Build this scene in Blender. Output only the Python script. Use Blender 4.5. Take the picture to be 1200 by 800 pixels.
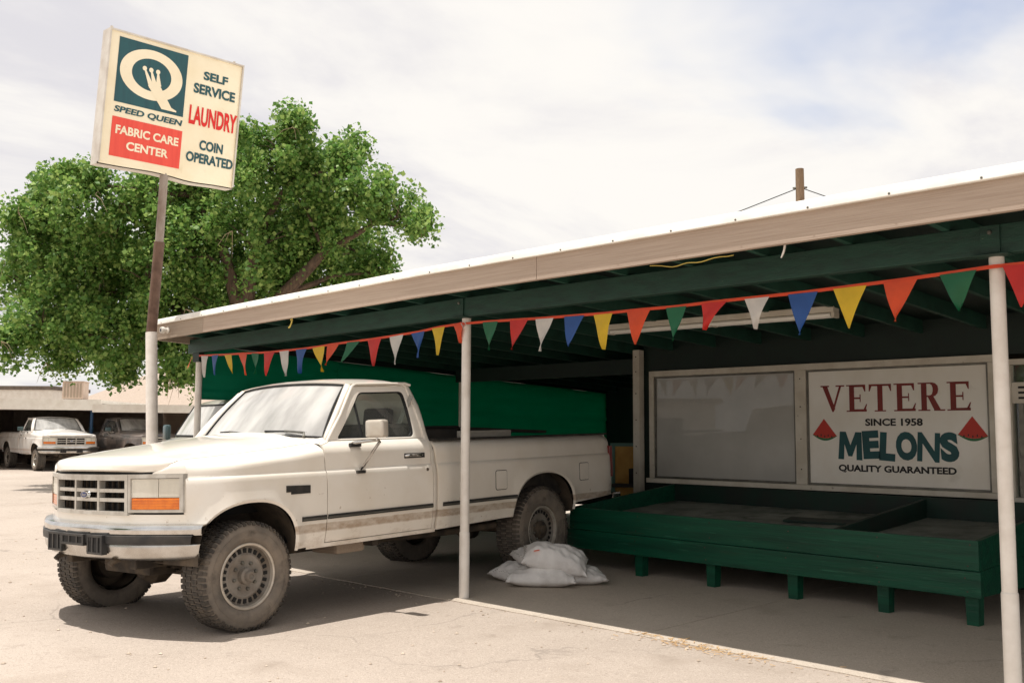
import bpy, bmesh, math, random
import numpy as np
from mathutils import Vector, Matrix, Euler
random.seed(7)
PI = math.pi
sc = bpy.context.scene
col = sc.collection
for o in list(bpy.data.objects):
    bpy.data.objects.remove(o)

# ------------------------------------------------------------------ camera
cd = bpy.data.cameras.new('Camera')
cam = bpy.data.objects.new('Camera', cd)
col.objects.link(cam)
cd.sensor_width = 36.0
cd.lens = 35.0
cd.clip_end = 3000
_f = Vector((-0.70812425, 0.70015661, 0.09132782)); _r = Vector((0.70342532, 0.71075004, 0.00521408)); _u = Vector((0.06126058, -0.06793452, 0.99580723))
_f.normalize(); _r = (_r - _f * _r.dot(_f)).normalized(); _u = _r.cross(_f)
cam.matrix_world = Matrix(((_r.x, _u.x, -_f.x, 6.183), (_r.y, _u.y, -_f.y, -5.545), (_r.z, _u.z, -_f.z, 1.345), (0, 0, 0, 1)))
sc.camera = cam

# ------------------------------------------------------------------ light
SUN_DIR = Vector((0.13, 0.19, -1.0)).normalized()        # direction in which the light travels
sd = bpy.data.lights.new('Sun', 'SUN')
sd.energy = 2.9
sd.angle = math.radians(0.6)
sd.color = (1.0, 0.96, 0.90)
sun = bpy.data.objects.new('Sun', sd)
col.objects.link(sun)
sun.rotation_euler = SUN_DIR.to_track_quat('-Z', 'Y').to_euler()
sun.location = (0, 0, 30)
wd = bpy.data.worlds.new('World')
sc.world = wd
wd.use_nodes = True
nt = wd.node_tree
nt.nodes.clear()
def wn(t, **k):
    n = nt.nodes.new(t)
    for a, b in k.items():
        setattr(n, a, b)
    return n
wo = wn('ShaderNodeOutputWorld'); bg = wn('ShaderNodeBackground'); sky = wn('ShaderNodeTexSky')
sky.sky_type = 'NISHITA'
sky.sun_disc = False
sky.sun_elevation = math.asin(-SUN_DIR.z)
sky.sun_rotation = math.atan2(-SUN_DIR.x, -SUN_DIR.y)
sky.dust_density = 2.0
bg.inputs[1].default_value = 0.1
geo = wn('ShaderNodeTexCoord'); sep = wn('ShaderNodeSeparateXYZ')
vrot = wn('ShaderNodeVectorRotate', rotation_type='Z_AXIS'); vrot.inputs['Angle'].default_value = math.radians(15)
nt.links.new(geo.outputs['Generated'], vrot.inputs['Vector']); nt.links.new(vrot.outputs[0], sep.inputs[0])
add = wn('ShaderNodeMath', operation='ADD'); add.inputs[1].default_value = 0.16
mx0 = wn('ShaderNodeMath', operation='MAXIMUM'); mx0.inputs[1].default_value = 0.0
nt.links.new(sep.outputs[2], mx0.inputs[0]); nt.links.new(mx0.outputs[0], add.inputs[0])
dx = wn('ShaderNodeMath', operation='DIVIDE'); dy = wn('ShaderNodeMath', operation='DIVIDE')
nt.links.new(sep.outputs[0], dx.inputs[0]); nt.links.new(sep.outputs[1], dy.inputs[0])
nt.links.new(add.outputs[0], dx.inputs[1]); nt.links.new(add.outputs[0], dy.inputs[1])
cmb = wn('ShaderNodeCombineXYZ')
nt.links.new(dx.outputs[0], cmb.inputs[0]); nt.links.new(dy.outputs[0], cmb.inputs[1])
def wnoise(scale, detail, rough, off, dist=0.4):
    m = wn('ShaderNodeMapping'); m.inputs['Location'].default_value = off; m.inputs['Rotation'].default_value = (0, 0, 0.5); m.inputs['Scale'].default_value = (1.0, 0.62, 1.0)
    nt.links.new(cmb.outputs[0], m.inputs[0])
    n = wn('ShaderNodeTexNoise')
    n.inputs['Scale'].default_value = scale; n.inputs['Detail'].default_value = detail
    n.inputs['Roughness'].default_value = rough; n.inputs['Distortion'].default_value = dist
    nt.links.new(m.outputs[0], n.inputs['Vector'])
    return n
def wramp(src, p0, p1, c0=(0, 0, 0, 1), c1=(1, 1, 1, 1)):
    r = wn('ShaderNodeValToRGB')
    r.color_ramp.interpolation = 'EASE'
    r.color_ramp.elements[0].position = p0; r.color_ramp.elements[1].position = p1
    r.color_ramp.elements[0].color = c0; r.color_ramp.elements[1].color = c1
    nt.links.new(src, r.inputs[0])
    return r
SKY_OFF = (3.1, 7.4, 0)
n1 = wnoise(0.85, 6, 0.55, SKY_OFF)
mask = wramp(n1.outputs['Fac'], 0.24, 0.44)
n2 = wnoise(1.3, 7, 0.6, (9.3, 1.2, 0))
shade = wramp(n2.outputs['Fac'], 0.34, 0.60, (4.2, 4.1, 4.3, 1), (5.45, 5.27, 5.02, 1))
mixc = wn('ShaderNodeMix', data_type='RGBA')
nt.links.new(mask.outputs[0], mixc.inputs['Factor'])
skyw = wn('ShaderNodeMix', data_type='RGBA'); skyw.inputs['Factor'].default_value = 0.45
skyw.inputs['B'].default_value = (4.2, 4.2, 4.7, 1)
nt.links.new(sky.outputs[0], skyw.inputs['A'])
nt.links.new(skyw.outputs['Result'], mixc.inputs['A'])
nt.links.new(shade.outputs[0], mixc.inputs['B'])
nt.links.new(mixc.outputs['Result'], bg.inputs[0])
nt.links.new(bg.outputs[0], wo.inputs[0])

sc.view_settings.view_transform = 'Standard'
sc.view_settings.look = 'None'
sc.view_settings.gamma = 1.0
sc.view_settings.exposure = 0.88
sc.view_settings.use_curve_mapping = False
sc.render.engine = 'CYCLES'
sc.cycles.max_bounces = 8
sc.cycles.transparent_max_bounces = 12

# ------------------------------------------------------------------ materials
def srgb(r, g, b):
    f = lambda v: (v / 255 / 12.92) if v / 255 <= 0.04045 else ((v / 255 + 0.055) / 1.055) ** 2.4
    return (f(r), f(g), f(b))
MATS = {}
def mat(name, c, rough=0.6, c2=None, scale=6.0, lo=0.4, hi=0.65, detail=6, bump=0.0, bscale=None, metal=0.0, coat=0.0, spec=0.5, stretch=None, trans=0.0, dirt=None, dist=0.0):
    """principled with noise colour variation; dirt = list of (colour, scale, lo, hi, strength)"""
    m = bpy.data.materials.new(name); m.use_nodes = True
    t = m.node_tree; b = t.nodes['Principled BSDF']
    b.inputs['Roughness'].default_value = rough; b.inputs['Metallic'].default_value = metal
    b.inputs['Coat Weight'].default_value = coat; b.inputs['Coat Roughness'].default_value = 0.08
    b.inputs['Specular IOR Level'].default_value = spec
    b.inputs['Transmission Weight'].default_value = trans
    b.inputs['Base Color'].default_value = (*c, 1)
    tc = t.nodes.new('ShaderNodeTexCoord'); vec = tc.outputs['Object']
    if stretch:
        mp = t.nodes.new('ShaderNodeMapping'); mp.inputs['Scale'].default_value = stretch
        t.links.new(vec, mp.inputs[0]); vec = mp.outputs[0]
    def noise(s, d=detail):
        n = t.nodes.new('ShaderNodeTexNoise'); n.inputs['Scale'].default_value = s; n.inputs['Detail'].default_value = d
        n.inputs['Roughness'].default_value = 0.6; n.inputs['Distortion'].default_value = dist
        t.links.new(vec, n.inputs['Vector']); return n
    def ramp(src, a, z):
        r = t.nodes.new('ShaderNodeMapRange'); r.inputs[1].default_value = a; r.inputs[2].default_value = z
        t.links.new(src, r.inputs[0]); return r.outputs[0]
    cur = None
    if c2 is not None:
        mx = t.nodes.new('ShaderNodeMix'); mx.data_type = 'RGBA'
        mx.inputs['A'].default_value = (*c, 1); mx.inputs['B'].default_value = (*c2, 1)
        t.links.new(ramp(noise(scale).outputs['Fac'], lo, hi), mx.inputs['Factor'])
        cur = mx.outputs['Result']
    for (dc, ds, dl, dh, st) in (dirt or []):
        mx = t.nodes.new('ShaderNodeMix'); mx.data_type = 'RGBA'
        if cur: t.links.new(cur, mx.inputs['A'])
        else: mx.inputs['A'].default_value = (*c, 1)
        mx.inputs['B'].default_value = (*dc, 1)
        ml = t.nodes.new('ShaderNodeMath'); ml.operation = 'MULTIPLY'; ml.inputs[1].default_value = st
        t.links.new(ramp(noise(ds).outputs['Fac'], dl, dh), ml.inputs[0]); t.links.new(ml.outputs[0], mx.inputs['Factor'])
        cur = mx.outputs['Result']
    if cur: t.links.new(cur, b.inputs['Base Color'])
    if bump:
        bp = t.nodes.new('ShaderNodeBump'); bp.inputs['Strength'].default_value = 1.0; bp.inputs['Distance'].default_value = bump
        t.links.new(noise(bscale or scale * 3, 4).outputs['Fac'], bp.inputs['Height']); t.links.new(bp.outputs[0], b.inputs['Normal'])
    MATS[name] = m
    return m
def nodes_of(m):
    return m.node_tree, m.node_tree.nodes['Principled BSDF']

M = MATS
mat('green_beam', srgb(22, 62, 49), 0.6, srgb(15, 47, 38), 5, stretch=(1, 4, 4), bump=0.002, bscale=30, dirt=[(srgb(150, 140, 115), 22, .70, .76, .7)])
mat('green_rafter', srgb(34, 76, 62), 0.6, srgb(24, 60, 48), 5)
mat('green_dark', srgb(6, 33, 26), 0.6, srgb(4, 25, 20), 4)
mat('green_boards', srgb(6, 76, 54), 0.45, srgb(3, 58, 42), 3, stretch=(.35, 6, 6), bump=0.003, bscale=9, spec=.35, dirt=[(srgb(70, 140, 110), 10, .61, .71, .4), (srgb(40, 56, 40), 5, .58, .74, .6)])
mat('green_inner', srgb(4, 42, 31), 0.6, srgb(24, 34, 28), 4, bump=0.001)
mat('bin_floor', srgb(142, 144, 134), 0.8, srgb(104, 110, 100), 3, dirt=[(srgb(46, 60, 48), 2.2, .55, .68, .8)])
mat('fascia_wood', srgb(176, 158, 142), 0.75, srgb(162, 143, 127), 9, stretch=(.25, 8, 14), bump=0.002, bscale=12, dirt=[(srgb(120, 104, 88), 4, .66, .76, .5)])
mat('fascia_dull', srgb(160, 145, 128), 0.75, srgb(148, 130, 114), 9, stretch=(.25, 8, 14), bump=0.002, bscale=12)
mat('white_metal', srgb(236, 232, 224), 0.4, srgb(222, 216, 205), 3, dirt=[(srgb(120, 90, 70), 40, .72, .76, .6)])
mat('white_post', srgb(232, 226, 218), 0.45, srgb(216, 208, 198), 5, bump=0.001, bscale=20, dirt=[(srgb(130, 100, 78), 30, .70, .75, .7)])
mat('white_frame', srgb(208, 202, 188), 0.6, srgb(192, 184, 168), 5, dirt=[(srgb(96, 84, 68), 16, .66, .74, .6)])
mat('frosted_pane', srgb(178, 177, 171), 0.5, srgb(166, 165, 159), 1.5, coat=.6)
M['frosted_pane'].node_tree.nodes['Principled BSDF'].inputs['Coat Roughness'].default_value = 0.01
mat('sign_panel', srgb(234, 231, 222), 0.5, srgb(226, 221, 209), 2, coat=.4, dirt=[(srgb(150, 140, 120), 3, .62, .8, .35)])
mat('alu', srgb(120, 118, 110), 0.45, srgb(96, 94, 88), 8, metal=.6)
mat('paint_red', srgb(126, 34, 26), 0.55, srgb(110, 28, 22), 4)
mat('paint_black', srgb(24, 24, 24), 0.55)
mat('paint_teal', srgb(10, 78, 82), 0.55, srgb(8, 66, 70), 3)
mat('paint_green', srgb(30, 104, 56), 0.55)
mat('melon_red', srgb(188, 52, 38), 0.55)
mat('sign_cream', srgb(244, 232, 204), 0.4, srgb(236, 222, 190), 2, coat=.3, dirt=[(srgb(205, 180, 140), 5, .62, .8, .5)])
mat('sign_teal', srgb(16, 78, 84), 0.4, srgb(12, 68, 76), 3, stretch=(1, 6, .6), coat=.3)
mat('sign_red', srgb(232, 78, 58), 0.4, srgb(222, 66, 48), 3, stretch=(1, 6, .6), coat=.3)
mat('sign_laundry', srgb(214, 34, 26), 0.4)
mat('sign_metal', srgb(212, 206, 196), 0.45, srgb(190, 180, 168), 4, dirt=[(srgb(120, 80, 55), 12, .66, .74, .7)])
mat('pole_white', srgb(232, 226, 218), 0.5, srgb(214, 206, 196), 6, dirt=[(srgb(110, 84, 64), 20, .68, .74, .7)])
mat('pole_rust', srgb(108, 84, 70), 0.8, srgb(84, 62, 50), 10, bump=.002)
mat('pole_grey', srgb(150, 138, 128), 0.6, srgb(120, 100, 88), 8, stretch=(1, 1, .4))
mat('sack', srgb(230, 227, 224), 0.75, srgb(216, 212, 209), 7, bump=0.004, bscale=9, dirt=[(srgb(150, 140, 128), 3, .55, .75, .5)])
mat('sack_tag', srgb(235, 90, 30), 0.6)
mat('rubber', srgb(98, 92, 85), 0.85, srgb(122, 113, 103), 7, bump=.0015, bscale=60, dirt=[(srgb(150, 135, 118), 4, .4, .75, .6), (srgb(52, 48, 44), 9, .55, .7, .6)])
mat('rubber_tread', srgb(60, 56, 52), 0.9, srgb(84, 77, 69), 14, dirt=[(srgb(120, 108, 94), 6, .5, .7, .6)])
mat('rubber_dark', srgb(30, 29, 28), 0.8, srgb(60, 54, 48), 9)
mat('rim_dusty', srgb(142, 135, 126), 0.6, srgb(112, 105, 97), 9, metal=.2, dirt=[(srgb(146, 130, 112), 5, .5, .75, .6)])
mat('rim_lip', srgb(204, 196, 184), 0.4, srgb(180, 170, 156), 9, metal=.4)
mat('black_plastic', srgb(36, 36, 36), 0.5, srgb(62, 58, 54), 8)
mat('black', srgb(14, 14, 14), 0.7)
mat('chassis', srgb(52, 46, 40), 0.85, srgb(92, 80, 66), 6)
mat('chrome', srgb(214, 213, 211), 0.12, srgb(190, 187, 182), 6, metal=1.0, dirt=[(srgb(170, 158, 146), 4, .62, .85, .4)])
mat('argent', srgb(202, 198, 190), 0.38, srgb(178, 172, 162), 9, metal=.4)
mat('bumper_low', srgb(204, 203, 200), 0.25, srgb(182, 178, 172), 6, metal=1.0, dirt=[(srgb(160, 148, 134), 5, .6, .85, .5)])
mat('amber', srgb(232, 128, 26), 0.25, srgb(214, 108, 18), 20, coat=.6)
mat('lens', srgb(222, 216, 202), 0.18, srgb(200, 192, 172), 5, coat=1.0, metal=.35)
mat('reflector', srgb(214, 212, 206), .22, srgb(196, 192, 184), 9, metal=.85)
mat('tail_red', srgb(120, 14, 16), 0.25, coat=.6)
mat('ford_blue', srgb(40, 58, 104), 0.35)
mat('upholstery', srgb(92, 88, 82), 0.85, srgb(70, 66, 62), 12)
mat('dash', srgb(40, 42, 42), 0.7)
mat('belt_strap', srgb(150, 146, 138), 0.8)
mat('mirror_back', srgb(205, 198, 186), 0.35, srgb(190, 180, 166), 5, metal=.3)
mat('mirror_dark', srgb(60, 80, 82), 0.3)
mat('bark', srgb(98, 80, 64), 0.9, srgb(66, 53, 43), 6, stretch=(3, 3, .7), bump=.02, bscale=9)
mat('twig', srgb(150, 134, 108), 0.9)
mat('wire', srgb(40, 40, 40), 0.6)
mat('yellow_cord', srgb(198, 176, 88), 0.6)
mat('pole_wood', srgb(140, 116, 92), 0.9, srgb(108, 88, 68), 8, stretch=(4, 4, .5))
mat('house_roof', srgb(172, 156, 142), 0.9, srgb(156, 140, 126), 14, stretch=(1, 1, 5))
mat('house_wall', srgb(196, 176, 160), 0.85, srgb(184, 162, 146), 3)
mat('house_white', srgb(226, 220, 210), 0.7, srgb(212, 204, 192), 3)
mat('grey_shed', srgb(110, 98, 88), 0.85, srgb(86, 76, 68), 3)
mat('blue_post', srgb(26, 66, 100), 0.5, srgb(22, 54, 84), 6)
mat('plywood', srgb(206, 160, 84), 0.75, srgb(184, 136, 66), 5, stretch=(1, 6, .7))
mat('plywood_frame', srgb(96, 130, 120), 0.7)
mat('tube_glass', srgb(236, 234, 226), 0.3)
mat('lumber', srgb(196, 190, 178), 0.8, srgb(170, 162, 148), 6, stretch=(6, .6, 6))
mat('dark_plank', srgb(46, 42, 38), 0.85, srgb(62, 54, 46), 5)
mat('pebble', srgb(200, 184, 166), 0.9, srgb(150, 134, 118), 2)
mat('straw', srgb(206, 172, 124), 0.9, srgb(186, 150, 108), 3)
mat('weed', srgb(110, 122, 50), 0.8)
PEN = {'w': (232, 228, 222), 'b': (42, 92, 168), 'y': (240, 200, 44), 'o': (240, 86, 40), 'g': (24, 112, 72), 'r': (222, 48, 40)}
def sheet(name, c, tw, rough=.5, k=.85, **kw):
    m = mat(name, c, rough, tuple(v * k for v in c), 9, **kw)
    t, b = nodes_of(m)
    tr = t.nodes.new('ShaderNodeBsdfTranslucent'); tr.inputs[0].default_value = (*c, 1)
    ms = t.nodes.new('ShaderNodeMixShader'); ms.inputs[0].default_value = tw
    out = [n for n in t.nodes if n.type == 'OUTPUT_MATERIAL'][0]
    t.links.new(b.outputs[0], ms.inputs[1]); t.links.new(tr.outputs[0], ms.inputs[2]); t.links.new(ms.outputs[0], out.inputs[0])
    return m
for k, v in PEN.items():
    sheet('pennant_' + k, srgb(*v), .35, .38)
sheet('tarp', srgb(8, 142, 114), .6, .6, .62, stretch=(1, .12, .9), bump=.004, bscale=4, dirt=[(srgb(60, 190, 160), 5, .66, .74, .5)])  # streaks paint fold shading into the colour; the dirt entry is paler green

def truck_paint(name, c, c2, dirt_c, grime=1.0):
    m = mat(name, c, 0.32, c2, 2.2, coat=.5)
    t, b = nodes_of(m)
    b.inputs['Coat Roughness'].default_value = 0.05
    tc = t.nodes.new('ShaderNodeTexCoord'); sp = t.nodes.new('ShaderNodeSeparateXYZ')
    t.links.new(tc.outputs['Object'], sp.inputs[0])
    # mud thrown up along the sills, densest under the rub strip
    n = t.nodes.new('ShaderNodeTexNoise'); n.inputs['Scale'].default_value = 7; n.inputs['Detail'].default_value = 8; n.inputs['Roughness'].default_value = .7
    mp = t.nodes.new('ShaderNodeMapping'); mp.inputs['Scale'].default_value = (1, 1, 2.2)
    t.links.new(tc.outputs['Object'], mp.inputs[0]); t.links.new(mp.outputs[0], n.inputs['Vector'])
    r = t.nodes.new('ShaderNodeValToRGB'); cr = r.color_ramp
    zs = [(0.0, .75), (.58, .5), (.66, .35), (.675, .78), (.725, .72), (.735, .22), (.80, .1), (1.0, 0)]
    cr.elements[0].position = 0; cr.elements[0].color = (.75, .75, .75, 1); cr.elements[1].position = 1; cr.elements[1].color = (0, 0, 0, 1)
    for z, v in zs[1:-1]:
        e = cr.elements.new(z); e.color = (v, v, v, 1)
    t.links.new(sp.outputs[2], r.inputs[0])
    a = t.nodes.new('ShaderNodeMath'); a.operation = 'ADD'; t.links.new(r.outputs[0], a.inputs[0]); t.links.new(n.outputs['Fac'], a.inputs[1])
    mr = t.nodes.new('ShaderNodeMapRange'); mr.inputs[1].default_value = .92; mr.inputs[2].default_value = 1.35; mr.inputs[4].default_value = .75 * grime
    t.links.new(a.outputs[0], mr.inputs[0])
    n3 = t.nodes.new('ShaderNodeTexNoise'); n3.inputs['Scale'].default_value = 26; n3.inputs['Detail'].default_value = 3
    t.links.new(tc.outputs['Object'], n3.inputs['Vector'])
    mr3 = t.nodes.new('ShaderNodeMapRange'); mr3.inputs[1].default_value = .69; mr3.inputs[2].default_value = .74; mr3.inputs[4].default_value = .6 * grime
    t.links.new(n3.outputs['Fac'], mr3.inputs[0])
    zz = t.nodes.new('ShaderNodeMapRange'); zz.inputs[1].default_value = 1.12; zz.inputs[2].default_value = .75
    t.links.new(sp.outputs[2], zz.inputs[0])
    m3 = t.nodes.new('ShaderNodeMath'); m3.operation = 'MULTIPLY'; t.links.new(mr3.outputs[0], m3.inputs[0]); t.links.new(zz.outputs[0], m3.inputs[1])
    mxx = t.nodes.new('ShaderNodeMath'); mxx.operation = 'MAXIMUM'; t.links.new(mr.outputs[0], mxx.inputs[0]); t.links.new(m3.outputs[0], mxx.inputs[1])
    mx = t.nodes.new('ShaderNodeMix'); mx.data_type = 'RGBA'
    src = b.inputs['Base Color'].links[0].from_socket
    t.links.new(src, mx.inputs['A']); mx.inputs['B'].default_value = (*dirt_c, 1); t.links.new(mxx.outputs[0], mx.inputs['Factor'])
    t.links.new(mx.outputs['Result'], b.inputs['Base Color'])
    rg = t.nodes.new('ShaderNodeMapRange'); rg.inputs[3].default_value = .3; rg.inputs[4].default_value = .85
    t.links.new(mxx.outputs[0], rg.inputs[0]); t.links.new(rg.outputs[0], b.inputs['Roughness'])
    cw = t.nodes.new('ShaderNodeMapRange'); cw.inputs[3].default_value = .8; cw.inputs[4].default_value = 0
    t.links.new(mxx.outputs[0], cw.inputs[0]); t.links.new(cw.outputs[0], b.inputs['Coat Weight'])
    return m
truck_paint('paint_cream', srgb(238, 231, 220), srgb(231, 222, 208), srgb(150, 122, 92))
truck_paint('paint_white', srgb(238, 234, 228), srgb(222, 212, 202), srgb(150, 112, 88), .8)
truck_paint('paint_charcoal', srgb(52, 50, 50), srgb(110, 98, 90), srgb(120, 104, 90), .6)
truck_paint('paint_silver', srgb(186, 182, 172), srgb(170, 164, 152), srgb(120, 104, 90), .5)

def glass(name, tint, dust, dustc=(.62, .6, .56), grade=None):
    m = bpy.data.materials.new(name); m.use_nodes = True
    t = m.node_tree; t.nodes.clear()
    out = t.nodes.new('ShaderNodeOutputMaterial')
    tr = t.nodes.new('ShaderNodeBsdfTransparent'); tr.inputs[0].default_value = (*tint, 1)
    gl = t.nodes.new('ShaderNodeBsdfGlossy'); gl.inputs['Roughness'].default_value = 0.02
    lw = t.nodes.new('ShaderNodeLayerWeight'); lw.inputs[0].default_value = .5; pw = t.nodes.new('ShaderNodeMath'); pw.operation = 'POWER'; pw.inputs[1].default_value = 4.0; fr = t.nodes.new('ShaderNodeMath'); fr.operation = 'MULTIPLY_ADD'; fr.inputs[1].default_value = .94; fr.inputs[2].default_value = .05; t.links.new(lw.outputs['Facing'], pw.inputs[0]); t.links.new(pw.outputs[0], fr.inputs[0])
    ms = t.nodes.new('ShaderNodeMixShader'); df = t.nodes.new('ShaderNodeBsdfDiffuse'); df.inputs[0].default_value = (*dustc, 1)
    m2 = t.nodes.new('ShaderNodeMixShader')
    tc = t.nodes.new('ShaderNodeTexCoord'); n = t.nodes.new('ShaderNodeTexNoise'); n.inputs['Scale'].default_value = 3.0; n.inputs['Detail'].default_value = 6
    mp = t.nodes.new('ShaderNodeMapping'); mp.inputs['Scale'].default_value = (2, .7, .7); t.links.new(tc.outputs['Object'], mp.inputs[0]); t.links.new(mp.outputs[0], n.inputs['Vector'])
    mr = t.nodes.new('ShaderNodeMapRange'); mr.inputs[1].default_value = .3; mr.inputs[2].default_value = .7; mr.inputs[3].default_value = dust * .7; mr.inputs[4].default_value = dust * 1.3
    t.links.new(n.outputs['Fac'], mr.inputs[0])
    t.links.new(fr.outputs[0], ms.inputs[0]); t.links.new(tr.outputs[0], ms.inputs[1]); t.links.new(gl.outputs[0], ms.inputs[2])
    t.links.new(mr.outputs[0], m2.inputs[0]); t.links.new(ms.outputs[0], m2.inputs[1]); t.links.new(df.outputs[0], m2.inputs[2])
    t.links.new(m2.outputs[0], out.inputs[0])
    MATS[name] = m
glass('windshield_glass', (.76, .80, .78), .50, (.74, .72, .69))
glass('side_glass', (.82, .90, .87), .05)
glass('lamp_glass', (.97, .96, .93), .55, (.92, .88, .78))

# ground materials
def ground_mat(name, c, c2, c3, crack, stain=None):
    m = mat(name, c, 0.92)
    t, b = nodes_of(m)
    tc = t.nodes.new('ShaderNodeTexCoord'); V = tc.outputs['Object']
    def noise(s, d=6, r=.6):
        n = t.nodes.new('ShaderNodeTexNoise'); n.inputs['Scale'].default_value = s; n.inputs['Detail'].default_value = d; n.inputs['Roughness'].default_value = r
        t.links.new(V, n.inputs['Vector']); return n.outputs['Fac']
    def mr(s, a, z, o=1.0):
        r = t.nodes.new('ShaderNodeMapRange'); r.inputs[1].default_value = a; r.inputs[2].default_value = z; r.inputs[4].default_value = o
        t.links.new(s, r.inputs[0]); return r.outputs[0]
    def mix(f, a, bb):
        mx = t.nodes.new('ShaderNodeMix'); mx.data_type = 'RGBA'
        t.links.new(f, mx.inputs['Factor'])
        if isinstance(a, tuple): mx.inputs['A'].default_value = (*a, 1)
        else: t.links.new(a, mx.inputs['A'])
        mx.inputs['B'].default_value = (*bb, 1)
        return mx.outputs['Result']
    cur = mix(mr(noise(.35, 5), .38, .62), c, c2)
    cur = mix(mr(noise(55, 3, .7), .56, .70, .55), cur, c3)
    cur = mix(mr(noise(130, 2, .7), .55, .66, .6), cur, c3)
    cur = mix(mr(noise(95, 2, .7), .57, .66, .5), cur, tuple(min(1, v * 1.35) for v in c))
    vo = t.nodes.new('ShaderNodeTexVoronoi'); vo.inputs['Scale'].default_value = 75; t.links.new(V, vo.inputs['Vector'])
    cur = mix(mr(vo.outputs['Color'], .72, .95, .45), cur, tuple(min(1, v * 1.25) for v in c))
    cur = mix(mr(noise(4.5, 6), .60, .72, .35), cur, c3)
    if stain: cur = mix(mr(noise(1.1, 7), .55, .70, .55), cur, stain)
    # cracks: warped large cells
    nz = t.nodes.new('ShaderNodeTexNoise'); nz.inputs['Scale'].default_value = 1.3; nz.inputs['Detail'].default_value = 5; t.links.new(V, nz.inputs['Vector'])
    vm = t.nodes.new('ShaderNodeVectorMath'); vm.operation = 'SCALE'; vm.inputs['Scale'].default_value = .9; t.links.new(nz.outputs['Color'], vm.inputs[0])
    va = t.nodes.new('ShaderNodeVectorMath'); va.operation = 'ADD'; t.links.new(V, va.inputs[0]); t.links.new(vm.outputs[0], va.inputs[1])
    ve = t.nodes.new('ShaderNodeTexVoronoi'); ve.feature = 'DISTANCE_TO_EDGE'; ve.inputs['Scale'].default_value = crack; t.links.new(va.outputs[0], ve.inputs['Vector'])
    ck = t.nodes.new('ShaderNodeMapRange'); ck.inputs[1].default_value = .0; ck.inputs[2].default_value = .0035; ck.inputs[3].default_value = 1; ck.inputs[4].default_value = 0
    t.links.new(ve.outputs['Distance'], ck.inputs[0])
    ckm = t.nodes.new('ShaderNodeMath'); ckm.operation = 'MULTIPLY'; t.links.new(ck.outputs[0], ckm.inputs[0]); t.links.new(mr(noise(.8, 3), .42, .6, .55), ckm.inputs[1])
    cur = mix(ckm.outputs[0], cur, tuple(v * .35 for v in c))
    t.links.new(cur, b.inputs['Base Color'])
    bp = t.nodes.new('ShaderNodeBump'); bp.inputs['Distance'].default_value = .006; bp.inputs['Strength'].default_value = .8
    t.links.new(noise(60, 4, .7), bp.inputs['Height']); t.links.new(bp.outputs[0], b.inputs['Normal'])
    return m
ground_mat('lot', srgb(175, 162, 150), srgb(164, 151, 139), srgb(116, 104, 94), .22, srgb(148, 134, 121))
ground_mat('slab', srgb(188, 176, 162), srgb(178, 165, 150), srgb(140, 128, 114), .16, srgb(156, 142, 127))

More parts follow.
